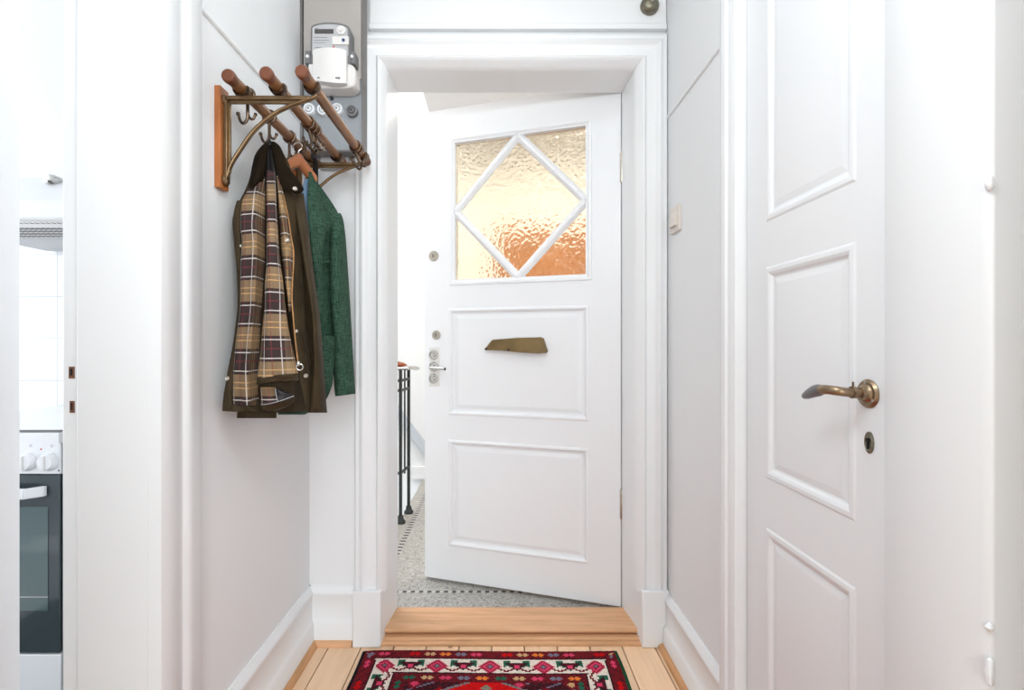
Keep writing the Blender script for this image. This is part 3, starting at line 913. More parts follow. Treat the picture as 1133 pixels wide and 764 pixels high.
for a_ in (351, 371):
    fbox(a_, a_ + 5, 85.3, 86.4, YM - .0275 if a_ > 360 else YM - .022, .004, M['mid_plastic'], 'snap_slot', tc_, 0)
for px in (340.5, 389.5):
    c = P(px, 63, YM + .02)
    bm = BM(); box(bm, c.x - .010, c.x + .010, YM + .02, YB - .0085, c.z - .022, c.z + .022); q = obj('lug', bm, M['mid_plastic'], t, bevel=.003)
    bm = BM(); lathe(bm, [(.0055, 0), (.0055, .005), (0, .007)], c, (0, -1, 0), 14); obj('seal', bm, M['white_enamel'], q)

# ------------------------------------------------------------------ hat rack
BX = [-.641, -.551, -.466]; BZ = [1.740, 1.746, 1.750]; BR = .0140
Y0, Y1 = 1.197, 1.800
YBK = (1.268, 1.728)
rack = thing('coat_rack', 'bronze bracketed coat rack with three wooden rails on the left wall', 'coat rack', (XL, (Y0 + Y1)/2, 1.50))
for yb in YBK:
    bm = BM(); box(bm, XL, XL + .015, yb - .020, yb + .020, 1.490, 1.742); obj('backplate', bm, M['orange_wood'], rack, bevel=.0015)
    bm = BM()
    xp = XL + .015
    box(bm, xp, xp + .010, yb - .0085, yb + .0085, 1.505, 1.722)
    box(bm, xp + .009, xp + .016, yb - .0035, yb + .0035, 1.53, 1.712)
    box(bm, xp, -.470, yb - .0085, yb + .0085, 1.712, 1.722)
    box(bm, xp + .01, -.50, yb - .0035, yb + .0035, 1.704, 1.713)
    arc = curve_pts([(-.678, yb, 1.520), (-.671, yb, 1.546), (-.654, yb, 1.5765), (-.6136, yb, 1.634), (-.568, yb, 1.674), (-.523, yb, 1.698), (-.466, yb, 1.718), (-.452, yb, 1.727)], 6)
    tube(bm, arc, .0075, 10, flat=.62, up=(0, 1, 0))
    q = obj('bracket', bm, M['bronze'], rack, bevel=.0015)
    for zz in (1.712, 1.512):
        bm = BM(); lathe(bm, [(.0145, 0), (.0145, .004), (.011, .008), (.006, .010), (0, .0105)], (xp, yb, zz), (1, 0, 0), 20); obj('boss', bm, M['bronze'], q)
    for x_, z_ in zip(BX, BZ):
        bm = BM()
        pts = [(x_ + .0175*math.cos(a), yb, z_ + .0175*math.sin(a)) for a in [math.radians(d) for d in range(165, 376, 15)]]
        tube(bm, pts, .013, 10, flat=.28, up=(0, 1, 0)); 
        obj('saddle', bm, M['bronze_dark'], q)
for x_, z_ in zip(BX, BZ):
    bm = BM(); lathe(bm, [(BR, 0), (BR, Y1 - Y0 - .05)], (x_, Y0 + .022, z_), (0, 1, 0), 20)
    q = obj('rail', bm, M['rail_wood'], rack)
    for yy, s in ((Y0, 1), (Y1, -1)):
        bm = BM(); lathe(bm, [(0, 0), (.0125, .0004), (.0155, .003), (.0165, .008), (.0160, .016), (.0145, .024), (.0138, .030), (0, .030)], (x_, yy, z_), (0, s, 0), 24)
        obj('rail_end', bm, M['rail_cap'], q)

def hook(i, y, side=-1, tilt=0.0, m='bronze_dark', scale=1.0):
    x_, z_ = BX[i], BZ[i]
    bm = BM()
    torus(bm, (x_, y, z_), (0, 1, 0), BR + .0028, .0042, 22, 8, 1.2)
    s = scale
    zb = z_ - BR - .002
    def q(dx, dz, dy=0): return (x_ + dx*s + tilt*dz, y + dy, zb + dz*s)
    tube(bm, curve_pts([q(0, .0), q(0, -.018), q(0, -.038), q(side*.004, -.051), q(side*.012, -.056), q(side*.019, -.049), q(side*.023, -.036)], 5),
         [.0042]*9 + [.0040]*(22) , 9) if False else None
    pts = curve_pts([q(0, .0), q(0, -.018), q(0, -.038), q(side*.004, -.051), q(side*.012, -.056), q(side*.019, -.049), q(side*.023, -.036)], 5)
    tube(bm, pts, [.0044 - .001*k/len(pts) for k in range(len(pts))], 9)
    lathe(bm, [(0, 0), (.004, .001), (.0052, .005), (.004, .009), (0, .010)], q(side*.0233, -.037), (side*.2, 0, 1), 10)
    pts = curve_pts([q(0, -.030), q(-side*.006, -.043), q(-side*.014, -.045), q(-side*.019, -.036)], 4)
    tube(bm, pts, .0034, 8)
    lathe(bm, [(0, 0), (.0036, .001), (.0046, .004), (.0036, .007), (0, .008)], q(-side*.0193, -.037), (-side*.2, 0, 1), 10)
    return obj('hook', bm, M[m], rack)
hook(0, 1.296); hook(0, 1.419); hook(0, 1.555); hook(0, 1.64)
for y in (1.470, 1.496, 1.522): hook(1, y, tilt=-.25, scale=.95)
for y in (1.652, 1.680): hook(2, y, tilt=-.3, scale=.9)
bm = BM(); torus(bm, (BX[2], 1.752, BZ[2]), (0, 1, 0), BR + .002, .005, 22, 8); obj('collar', bm, M['bronze_dark'], rack)

# ------------------------------------------------------------------ draped cloth
def interp(rows, y):
    if y <= rows[0][0]: return rows[0][1:]
    for a, b in zip(rows, rows[1:]):
        if a[0] <= y <= b[0]:
            t = (y - a[0])/(b[0] - a[0])
            return tuple(p + (q - p)*t for p, q in zip(a[1:], b[1:]))
    return rows[-1][1:]


def smooth_rows(rows, n):
    c = curve_pts([Vector((0, 0, 0))]*2, 1)
    out = []
    ya, yb = rows[0][0], rows[-1][0]
    for i in range(n + 1):
        y = ya + (yb - ya)*i/n
        w = (yb - ya)/n*1.2
        acc = None
        offs = (-1, -.5, 0, .5, 1) if 0 < i < n else (0,)
        for o in offs:
            v = interp(rows, min(yb, max(ya, y + o*w)))
            acc = v if acc is None else tuple(p + q for p, q in zip(acc, v))
        out.append((y,) + tuple(p/len(offs) for p in acc))
    return out


def drape(bm, rows, n=44, cols=22, th=.012, ripple=0.0, freq=2.0, phase=0.0, sway=0.0, uoff=0.0, voff=0.0, power=.7, hemcurve=0.0, slope=0.0, depthf=None, uanchor=None):
    """hanging cloth: rows of (photo y, left x, right x, distance left, distance right, bulge); a closed body of folds"""
    uvl = bm.loops.layers.uv.get('UVMap') or bm.loops.layers.uv.new('UVMap')
    R = smooth_rows(rows, n)
    front, back, UV = [], [], []
    for (y, xl, xr, yl, yr, bu) in R:
        f, b, uvr = [], [], []
        fr = (y - R[0][0])/(R[-1][0] - R[0][0])
        u = 0.0; last = None
        for j in range(cols + 1):
            t = j/cols
            px = xl + (xr - xl)*t
            env = math.sin(PI*min(max(t, 0), 1))**power if 0 < t < 1 else 0
            Y = (yl + (yr - yl)*t) if depthf is None else depthf(px)
            yb_ = Y
            Y = Y - bu*env - env**.5*ripple*(.35 + .65*fr)*math.sin(2*PI*freq*t + phase + sway*fr*PI + .6*math.sin(fr*5 + phase))
            py = y + hemcurve*fr**6*math.sin(PI*t) + slope*(t - .5)*fr
            p = P(px, py, Y); f.append(p)
            b.append(P(px, py, max(yb_, Y) + th*(env**.5)*.9 + .0015))
            if last is not None: u += math.hypot(p.x - last.x, p.y - last.y)
            last = p
            uvr.append((u, p.z))
        mid = u/2 if uanchor is None else u*uanchor
        UV.append([(uoff + a - mid, voff - z) for a, z in uvr])
        front.append([bm.verts.new(p) for p in f]); back.append([bm.verts.new(p) for p in b])
    def face(vs, uvs):
        fc = bm.faces.new(vs)
        for l, q in zip(fc.loops, uvs): l[uvl].uv = q
    for i in range(len(front)-1):
        for j in range(cols):
            face((front[i][j], front[i+1][j], front[i+1][j+1], front[i][j+1]), (UV[i][j], UV[i+1][j], UV[i+1][j+1], UV[i][j+1]))
            face((back[i][j], back[i][j+1], back[i+1][j+1], back[i+1][j]), (UV[i][j], UV[i][j+1], UV[i+1][j+1], UV[i+1][j]))
        for j in (0, cols):
            face((front[i][j], back[i][j], back[i+1][j], front[i+1][j]), (UV[i][j], UV[i][j], UV[i+1][j], UV[i+1][j]))
    for i in (0, len(front)-1):
        for j in range(cols):
            face((front[i][j], front[i][j+1], back[i][j+1], back[i][j]), (UV[i][j], UV[i][j+1], UV[i][j+1], UV[i][j]))


# waxed jacket on the second hook
p = P(298, 158, 1.42)
jk = thing('waxed_jacket', 'dark olive waxed jacket with tartan lining hanging open from a rack hook', 'jacket', (p.x, p.y, p.z))
bm = BM()
drape(bm, [(166, 288, 311, 1.42, 1.44, .01), (180, 281, 320, 1.405, 1.45, .02), (205, 274, 326, 1.375, 1.46, .03), (226, 263, 328, 1.33, 1.47, .03), (237, 257.5, 329, 1.305, 1.47, .03),
           (250, 257, 330, 1.30, 1.47, .03), (300, 263, 334, 1.30, 1.47, .035), (350, 263, 338, 1.295, 1.47, .035), (400, 256, 343, 1.275, 1.47, .035),
           (430, 249, 345, 1.25, 1.47, .03), (455, 246, 346, 1.24, 1.47, .03)], n=56, cols=50, ripple=.006, freq=4.0, phase=.6, th=.02, hemcurve=2)
obj('body', bm, M['wax'], jk, angle=80)
bm = BM()
drape(bm, [(205, 312, 332, 1.49, 1.49, .004), (237, 312, 338, 1.49, 1.50, .004), (300, 316, 346, 1.50, 1.50, .004), (350, 318, 353, 1.50, 1.50, .004), (400, 320, 357, 1.50, 1.50, .004), (450, 322, 360, 1.50, 1.50, .004)], n=30, cols=16, th=.01)
obj('back_panel', bm, M['wax'], jk, angle=80)
# right front: outer fold and inner edge band
bm = BM()
drape(bm, [(214, 322, 336, 1.40, 1.425, .012), (250, 329, 341, 1.385, 1.42, .02), (300, 337, 347, 1.375, 1.415, .022), (350, 344.5, 354, 1.37, 1.41, .024), (400, 346, 358, 1.37, 1.41, .024), (440, 343, 360.5, 1.37, 1.41, .024), (457, 341, 362, 1.37, 1.41, .022)],
      n=44, cols=16, ripple=.002, th=.015)
obj('front_fold', bm, M['wax'], jk, angle=80)
bm = BM()
drape(bm, [(205, 311, 327, 1.375, 1.40, .006), (240, 314, 328, 1.365, 1.39, .008), (280, 319, 331, 1.355, 1.38, .009), (330, 321, 334, 1.34, 1.37, .009), (380, 325, 338, 1.33, 1.365, .010), (420, 331, 342, 1.335, 1.365, .008), (449, 338, 343, 1.34, 1.36, .006)],
      n=44, cols=12, th=.010)
obj('front_facing', bm, M['wax'], jk, angle=80)
# tartan: left sheet
J2 = [(196, 283, 293, 1.37, 1.375, .012), (214, 272, 293.5, 1.33, 1.36, .018), (222, 267, 293.5, 1.305, 1.35, .032), (250, 265.5, 293, 1.285, 1.32, .042), (268, 268, 293, 1.28, 1.315, .042), (292, 266, 293, 1.275, 1.31, .042), (310, 266, 291.5, 1.275, 1.305, .042), (341, 265.6, 289.4, 1.27, 1.30, .042),
      (376, 261, 287.5, 1.265, 1.295, .042), (410, 257.6, 285, 1.255, 1.295, .042), (440, 257.2, 287.5, 1.25, 1.295, .042), (449, 257.5, 289, 1.25, 1.295, .040)]
bm = BM(); drape(bm, J2, n=60, cols=26, ripple=.010, freq=1.5, phase=2.2, th=.012, voff=1.1994, uoff=.055, uanchor=.5)
obj('lining', bm, M['tartan'], jk, angle=80)['label'] = 'brown tartan lining, left sheet'
# tartan: middle sheet that flares to a hem
J3 = [(188, 295, 304, 1.37, 1.375, .008), (198, 294.8, 304.8, 1.35, 1.355, .010), (226, 294.8, 306, 1.305, 1.315, .014), (245, 295, 307, 1.285, 1.30, .024), (273, 295, 308.5, 1.27, 1.285, .030), (292, 295, 310, 1.262, 1.28, .030), (310, 293, 313, 1.255, 1.275, .030), (340, 292.5, 315.5, 1.25, 1.272, .030),
      (365, 290, 319, 1.245, 1.272, .030), (387, 288, 323.5, 1.24, 1.272, .030), (412, 285, 329, 1.235, 1.272, .030), (416, 284.6, 330, 1.235, 1.272, .030)]
bm = BM(); drape(bm, J3, n=60, cols=26, ripple=.007, freq=1.3, phase=.5, th=.010, voff=1.231, uoff=.033, slope=-6)
obj('facing', bm, M['tartan'], jk, angle=80)['label'] = 'brown tartan facing flaring to a bound hem'
bm = BM(); drape(bm, [(415.4, 284.2, 330.4, 1.234, 1.272, .031), (423, 283.8, 330, 1.234, 1.272, .031)], n=6, cols=26, ripple=.007, freq=1.3, phase=.5, th=.012, slope=0)
for v in bm.verts:
    pass
hem = obj('hem_binding', bm, M['wax'], jk, angle=80)
# shear the binding so it follows the sloping hem
for v in hem.data.vertices:
    wx = v.co.x + jk.location.x
    v.co.z += (wx + .540)*.115 * 1.0
# tartan: narrow right strip
J4 = [(195, 306, 309, 1.36, 1.362, .006), (215, 307.5, 314, 1.345, 1.352, .010), (240, 309, 318.5, 1.335, 1.345, .020), (262, 310.3, 321.5, 1.325, 1.34, .024), (275, 311, 324, 1.32, 1.335, .024), (290, 312.5, 324, 1.315, 1.33, .024), (310, 315, 323.6, 1.31, 1.325, .012), (330, 318, 323, 1.305, 1.315, .008), (345, 319.5, 322, 1.30, 1.31, .004)]
bm = BM(); drape(bm, J4, n=44, cols=14, ripple=.002, th=.010, voff=1.1994 + .005, uoff=.08)
obj('lining', bm, M['tartan'], jk, angle=80)['label'] = 'narrow tartan strip beside the zip'
# zip along the strip
zp = [P(313.5, 216, 1.338), P(318.8, 240, 1.330), P(322, 262, 1.32), P(324.6, 277, 1.315), P(324.8, 291, 1.31), P(323.6, 312, 1.305), P(323, 332, 1.295), P(324.5, 352, 1.285), P(326.5, 375, 1.275), P(328.5, 392, 1.258), P(329.8, 402, 1.252)]
bm = BM(); tube(bm, curve_pts(zp, 5), .0022, 8); obj('zip', bm, M['zip'], jk)
c = P(331.6, 406.5, 1.250); bm = BM(); torus(bm, c, (.25, -1, 0), .0075, .0016, 22, 8); lathe(bm, [(.003, 0), (.004, .004), (.003, .012), (0, .013)], P(330, 400, 1.252), (0, 0, -1), 10)
obj('zip_pull', bm, M['steel'], jk)
# collar: two lobes gathered at the hook, dark throat, hanger tab
bm = BM()
drape(bm, [(157, 294.5, 299, 1.412, 1.412, .006), (163, 287.5, 297, 1.40, 1.395, .014), (172, 281.5, 296, 1.385, 1.38, .02), (185, 278.5, 295, 1.365, 1.37, .022), (198, 276.5, 292, 1.35, 1.36, .02), (208, 275, 286, 1.345, 1.355, .014), (214, 275, 280, 1.345, 1.35, .006)],
      n=26, cols=16, th=.012, ripple=.003, freq=1.0)
obj('collar', bm, M['cord'], jk, angle=80)
bm = BM()
drape(bm, [(156.5, 298, 303, 1.412, 1.412, .006), (160, 299, 309, 1.40, 1.405, .012), (168, 301, 313, 1.385, 1.40, .016), (178, 303, 315, 1.372, 1.39, .018), (188, 305, 321, 1.36, 1.38, .018), (199, 308, 330, 1.352, 1.375, .014), (207, 312, 335.5, 1.35, 1.372, .010), (211.5, 318, 337.5, 1.35, 1.372, .006), (214, 322, 332, 1.352, 1.372, .003)],
      n=26, cols=16, th=.010, ripple=.002, freq=1.0)
obj('collar', bm, M['cord'], jk, angle=80)
bm = BM()
drape(bm, [(160, 296.5, 301, 1.412, 1.412, .004), (168, 294, 303.5, 1.405, 1.405, .006), (180, 292.5, 306, 1.392, 1.392, .01), (196, 291.5, 307, 1.385, 1.385, .01), (210, 291, 307, 1.38, 1.38, .01)], n=20, cols=14, th=.008, ripple=.005, freq=2)
obj('throat_lining', bm, M['black_cloth'], jk, angle=80)
bm = BM()
drape(bm, [(166, 297, 300.5, 1.398, 1.398, .004), (178, 295, 302, 1.382, 1.382, .006), (186, 293.8, 304, 1.374, 1.374, .006), (193, 294.5, 304, 1.368, 1.368, .006)], n=16, cols=10, th=.006, ripple=.006, freq=1.5, phase=1)
obj('maker_label', bm, M['black_cloth'], jk, angle=60)
bm = BM()
tube(bm, curve_pts([P(296, 160, 1.402), P(296.5, 157, 1.404), P(298, 155.0, 1.406), P(299.5, 157, 1.404), P(300.5, 160, 1.402)], 5), .0022, 8)
obj('hanging_loop', bm, M['black_cloth'], jk)
# snap buttons
for px, py, Y in ((265.6, 272.5, 1.288), (326.5, 209, 1.350), (318, 266, 1.298), (327.5, 367, 1.329), (338.5, 416, 1.330), (252, 419, 1.25)):
    bm = BM(); c = P(px, py, Y)
    d = (Vector((0, 0, CH)) - c); d.z = 0
    lathe(bm, [(.0058, -.002), (.0058, .001), (.0046, .0026), (.0034, .0022), (.0022, .0030), (0, .0032)], c, (.15, -1, 0), 18)
    obj('snap_button', bm, M['nickel'], jk)
# left front edge (olive, carries two snaps) and turned-up hem, cuff below
bm = BM()
drape(bm, [(222, 262, 268, 1.31, 1.315, .006), (237, 257.6, 268, 1.296, 1.305, .012), (270, 259, 270, 1.292, 1.30, .012), (300, 262, 269, 1.29, 1.295, .010), (340, 263, 269, 1.285, 1.29, .010), (380, 258, 266, 1.272, 1.28, .012), (410, 252, 263, 1.258, 1.27, .012), (440, 247, 262, 1.246, 1.265, .012), (454, 246, 264, 1.244, 1.265, .012)],
      n=44, cols=12, th=.010)
obj('front_edge', bm, M['wax'], jk, angle=80)
bm = BM()
drape(bm, [(448, 256, 290, 1.248, 1.292, .024), (455.5, 250, 300, 1.246, 1.30, .026)], n=6, cols=24, th=.012, ripple=.004, freq=2)
obj('hem_band', bm, M['wax'], jk, angle=80)
bm = BM()
drape(bm, [(418, 286, 327, 1.262, 1.30, .018), (432, 285, 327, 1.262, 1.30, .022), (444, 287, 326.5, 1.262, 1.30, .022), (451, 288, 318, 1.262, 1.295, .018), (455, 289, 304, 1.264, 1.29, .014)], n=14, cols=22, th=.012, ripple=.005, freq=1.2, phase=1)
obj('turned_hem', bm, M['wax'], jk, angle=80)
bm = BM()
drape(bm, [(429, 288, 305, 1.256, 1.262, .010), (438, 288.5, 307, 1.254, 1.260, .010), (448, 289, 307, 1.256, 1.262, .010)], n=12, cols=12, th=.004, voff=1.1994, uoff=.02)
obj('hem_lining', bm, M['tartan'], jk, angle=80)
bm = BM()
drape(bm, [(430, 304.5, 307, 1.252, 1.254, .004), (435, 305, 319, 1.250, 1.262, .006), (438.5, 305.5, 327, 1.250, 1.272, .006), (441, 306, 325, 1.250, 1.272, .006), (445, 306.5, 311, 1.250, 1.256, .004)], n=14, cols=14, th=.004)
obj('hem_opening', bm, M['black_cloth'], jk, angle=80)
bm = BM(); tube(bm, curve_pts([P(289, 448, 1.246), P(298, 447, 1.240), P(311, 443.5, 1.240), P(325, 438.5, 1.256)], 5), .0009, 6); tube(bm, curve_pts([P(304.6, 430, 1.246), P(305.6, 437, 1.242), P(307.2, 444.5, 1.240)], 4), .0009, 6)
obj('piping', bm, M['grey_plastic'], jk)
bm = BM()
drape(bm, [(446, 263, 306, 1.305, 1.33, .02), (463, 262, 306, 1.305, 1.33, .02)], n=8, cols=20, th=.03, ripple=.003, freq=2)
obj('sleeve_cuff', bm, M['wax'], jk, angle=80)

# ------------------------------------------------------------------ clothes hanger + green blazer
HC = Vector((-.61, 1.55)); HD = Vector((.45, .893)); HN = Vector((.893, -.45))
def ublz(px):
    k = (px - CX)/F
    return (HC.x - HC.y*k)/(HD.y*k - HD.x)
def yblz(px): return max(1.572, HC.y + HD.y*ublz(px))
hg = thing('clothes_hanger', 'wooden clothes hanger holding the green blazer', 'clothes hanger', (HC.x, HC.y, 1.68))
bm = BM()
us = [-.055, -.05, -.04, -.03, -.018, 0, .018, .03, .04, .05, .055]
def hz(u):
    return 1.668 - abs(u)*.72 - 1.6*u*u
ringsv = []
for u in us:
    w = .014 + .006*min(1, abs(u)/.05); h = .021 - .06*abs(u)
    c = Vector((HC.x + HD.x*u - HN.x*.25*u*abs(u)*0, HC.y + HD.y*u, hz(u)))
    ring = []
    for k in range(12):
        an = 2*PI*k/12
        ring.append(bm.verts.new((c.x + HN.x*w*math.cos(an), c.y + HN.y*w*math.cos(an), c.z + h*math.sin(an))))
    ringsv.append(ring)
for i in range(len(us)-1):
    for k in range(12): bm.faces.new((ringsv[i][k], ringsv[i][(k+1) % 12], ringsv[i+1][(k+1) % 12], ringsv[i+1][k]))
bm.faces.new(ringsv[0][::-1]); bm.faces.new(ringsv[-1])
obj('arms', bm, M['hanger_wood'], hg, angle=60)
bm = BM()
tube(bm, curve_pts([(-.61, 1.55, 1.683), (-.61, 1.55, 1.695), (-.602, 1.552, 1.703), (-.604, 1.556, 1.716), (-.616, 1.556, 1.722), (-.628, 1.555, 1.716), (-.632, 1.555, 1.706)], 6), .0022, 8)
obj('hook', bm, M['steel'], hg)

bl = thing('blazer', 'green tweed blazer hanging on a wooden hanger behind the waxed jacket', 'blazer', (HC.x, HC.y, 1.67))
def row(y, a, b, bu, off=0.0): return (y, a, b, yblz(a) + off, yblz(b) + off, bu)
bm = BM()
BR_ = [row(191, 342, 344.5, .004), row(200, 338, 350, .016), row(215, 336, 361, .024), row(230, 334, 371, .028), (243, 333, 378, yblz(333), yblz(372), .03), row(262, 332, 370, .03), row(300, 330, 367.5, .03), row(350, 325, 369, .032), row(400, 316, 370, .034), row(425, 310, 368, .034), row(440, 307, 363, .032), row(450, 306, 356, .03), row(459, 308, 337, .024)]
drape(bm, BR_, n=56, cols=30, th=.05, ripple=.003, freq=1.5, phase=1)
obj('body', bm, M['tweed'], bl, angle=80)
bm = BM()
drape(bm, [row(236, 369, 377, .010, -.01), row(243, 366.5, 380, .03, -.005), row(262, 365, 382.4, .060), row(290, 364, 384.4, .060), row(330, 364.5, 387, .060), row(370, 368, 389.3, .060), row(410, 369, 391.5, .060), row(432, 370, 393, .060), row(437.5, 371, 393.3, .060)],
      n=50, cols=18, th=.055, ripple=.003, freq=.8, phase=2, power=.5, slope=-3)
obj('sleeve', bm, M['tweed'], bl, angle=80)
bm = BM()
drape(bm, [row(190, 341.5, 344, .004, -.030), row(204, 341, 351, .010, -.046), row(222, 340, 356.5, .012, -.056), row(240, 341, 360, .014, -.060), row(256, 342, 361, .014, -.062), row(268, 343, 358.5, .014, -.062), row(290, 346, 356.5, .012, -.058), row(320, 350, 354, .008, -.050), row(345, 351, 352.5, .004, -.040)],
      n=40, cols=14, th=.005)
obj('lapel', bm, M['tweed'], bl, angle=60)
bm = BM(); tube(bm, [P(352.5, 291.5, yblz(352) - .048), P(359, 290.4, yblz(359) - .046), P(364, 290, yblz(364) - .034)], .005, 8, flat=.8)
obj('breast_pocket', bm, M['tweed'], bl)
bm = BM()
drape(bm, [row(372, 354, 369.5, .016, -.050), row(380, 353, 370.3, .016, -.046), row(400, 353, 370, .012, -.040), row(425, 354, 368.5, .010, -.036), row(436, 356, 364, .006, -.034)], n=16, cols=14, th=.004)
obj('patch_pocket', bm, M['tweed'], bl, angle=60)
bm = BM()
drape(bm, [row(198, 337, 342.5, .004, -.020), row(215, 333, 342.5, .008, -.028), row(233, 330, 341.5, .008, -.034), row(262, 330, 342, .004, -.036)], n=16, cols=10, th=.005)
q = obj('lining', bm, M['blue_cloth'], bl, angle=80); q['label'] = 'light blue cotton inside the neck'

# black strap from the middle rail
c = P(349, 168, 1.50)
bm = BM()
tube(bm, curve_pts([(-.553, 1.522, 1.690), (-.556, 1.53, 1.665), P(348.8, 178, 1.56), P(349, 190, 1.60), P(349, 205, 1.655), P(349, 235, 1.66)], 6), .0085, 10, flat=.35, up=(.97, .25, 0))
o = obj('strap', bm, M['strap']); props(o, 'black strap hanging from a hook on the middle rail behind the blazer', 'strap')

# ------------------------------------------------------------------ rug
KN = .006
RX0, RX1, RYF = -.482, .424, 1.808
NX = int(round((RX1 - RX0)/KN)); NY = 250
C_ = dict(mar=(106, 24, 32), drk=(58, 22, 30), blk=(26, 20, 24), grn=(22, 70, 46), cream=(222, 208, 196), red=(196, 16, 18), pink=(208, 62, 96), leaf=(36, 92, 72), org=(222, 120, 52), slate=(112, 108, 126), tan=(198, 156, 112), olive=(126, 122, 106))
def knot(i, j):
    dx = min(i, NX - 1 - i); dy = min(j, NY - 1 - j)
    side = dx < dy
    d = dx if side else dy
    along = j if side else i
    if dx < 2: return 'grn' if i > NX/2 else 'blk'
    if dy < 1: return 'drk'
    b = d - (2 if side else 1)
    if b < 7:      # outer guard
        ph = along % 9; k = (along // 9) % 6
        col = ('slate', 'pink', 'mar', 'red', 'tan', 'org')[k]
        r = abs(b - 3); w = abs(ph - 4)
        if (r == 0 and w <= 3) or (r == 1 and 1 <= w <= 2): return col
        return 'mar' if (along + b) % 7 else 'drk'
    b -= 7
    if b < 1: return 'drk'
    b -= 1
    if b < 12:     # white main border
        ph = along % 30; 
        w = ph - 15; v = b - 6
        if abs(w) <= 6 and abs(w) + abs(v)*1.1 <= 6.5:
            if abs(w) + abs(v) <= 1.5: return 'slate'
            return 'pink' if (abs(w) + abs(v)) % 3 < 2 else 'mar'
        w2 = (along + 15) % 30 - 15
        if -3 <= v <= 3 and abs(w2) <= 6 - (v + 3)*.9:
            if abs(w2) <= 1 and abs(v) <= 1: return 'pink'
            return 'drk' if (abs(w2) + v) % 4 else 'mar'
        s = abs(abs(w) - 9.5)
        if s <= 1.6 and -5 <= v <= -1 + s: return 'leaf'
        if abs(v - 4 + abs(abs(w) - 9)*.5) < .7: return 'mar'
        return 'cream'
    b -= 12
    if b < 1: return 'drk'
    b -= 1
    if b < 7:
        ph = (along + 4) % 10; k = ((along + 4) // 10) % 5
        col = ('pink', 'slate', 'org', 'leaf', 'tan')[k]
        r = abs(b - 3); w = abs(ph - 5)
        if (r == 0 and w <= 3) or (r == 1 and 1 <= w <= 2): return col
        return 'mar' if (along + 2*b) % 5 else 'drk'
    # field: red hexagonal medallion in a dark ground of flowers
    cx = NX*.485
    u = abs(i - cx); v = min(j, NY - 1 - j) - 26
    lim = 5 + v*2.1
    if u < lim - 3:
        if abs(u) + abs(v - 7) < 3: return 'olive'
        if v > 20 and (u % 26 < 3) and (v % 18 < 4): return 'org'
        return 'red'
    if u < lim: return 'olive' if (u + v) % 2 < 1 else 'slate'
    m = (int(i*1.0) % 14 - 7, (j + (i // 14 % 2)*6) % 12 - 6)
    if abs(m[0]) + abs(m[1]) < 3: return ('pink', 'red', 'tan', 'red')[(i // 14 + j // 12) % 4]
    if abs(m[0]) + abs(m[1]) < 5: return 'mar'
    if (i + 2*j) % 17 < 2: return 'slate'
    return 'drk' if (i*3 + j) % 11 else 'mar'
bm = BM()
cl = bm.loops.layers.float_color.new('knots')
VV = [[None]*(NY + 1) for _ in range(NX + 1)]
rr_ = random.Random(3)
for i in range(NX + 1):
    for j in range(NY + 1):
        edge = .0 if 0 < i < NX and 0 < j < NY else -.004
        # slightly wavy outline of a worn rug
        wx = .003*math.sin(j*.09) * (1 if i > NX/2 else .6); wy = .004*math.sin(i*.035 + 1) - (.006*max(0, 1 - i/8))
        VV[i][j] = bm.verts.new((RX0 + i*KN + wx, RYF - j*KN + wy, .0105 + edge + rr_.uniform(-.0006, .0006)))
for i in range(NX):
    for j in range(NY):
        f = bm.faces.new((VV[i][j], VV[i][j+1], VV[i+1][j+1], VV[i+1][j]))
        c = s2l(C_[knot(i, j)]); k = rr_.uniform(.85, 1.12)
        for l in f.loops: l[cl] = (c[0]*k, c[1]*k, c[2]*k, 1)
rim = [VV[i][0] for i in range(NX + 1)] + [VV[NX][j] for j in range(1, NY + 1)] + [VV[i][NY] for i in range(NX - 1, -1, -1)] + [VV[0][j] for j in range(NY - 1, 0, -1)]
low = [bm.verts.new((v.co.x, v.co.y, .0005)) for v in rim]
for k in range(len(rim)):
    k2 = (k+1) % len(rim)
    f = bm.faces.new((rim[k], rim[k2], low[k2], low[k]))
    for l in f.loops: l[cl] = s2l(C_['blk']) + (1,)
mr_, nt, b = nodes('rug_wool')
at = N(nt, 'ShaderNodeVertexColor'); at.layer_name = 'knots'
nt.links.new(at.outputs[0], b.inputs['Base Color']); b.inputs['Roughness'].default_value = .95; b.inputs['Specular IOR Level'].default_value = .1
o = obj('rug', bm, mr_, smooth=False, recalc=False)
props(o, 'red oriental rug with a cream flowered border on the pine floor', 'rug')

# ------------------------------------------------------------------ kitchen: cooker, hood, cabinet
SY = 1.35; sx1 = P(66.8, 500, SY).x; sx0 = sx1 - .50
ck = thing('cooker', 'white freestanding cooker with a dark oven door in the kitchen', 'cooker', ((sx0 + sx1)/2, 1.60, 0))
def kz(py): return zat(py, SY)
bm = BM(); box(bm, sx0, sx1, SY + .025, 1.885, .06, kz(479)); obj('body', bm, M['white_enamel'], ck, bevel=.003)
bm = BM(); box(bm, sx0 + .02, sx1 - .02, SY + .05, 1.85, .0, .062); obj('plinth', bm, M['dark_plastic'], ck)
bm = BM(); box(bm, sx0, sx1, SY + .006, 1.885, kz(478.8), kz(476.2)); hb_ = obj('hob', bm, M['white_enamel'], ck, bevel=.001)
bm = BM(); box(bm, sx0, sx1, SY + .002, SY + .006, kz(478.3), kz(476.2)); obj('edge_strip', bm, M['mid_plastic'], hb_)
bm = BM(); box(bm, sx0, sx1, SY, SY + .03, kz(525.2), kz(479)); cp = obj('control_panel', bm, M['white_enamel'], ck, bevel=.003)
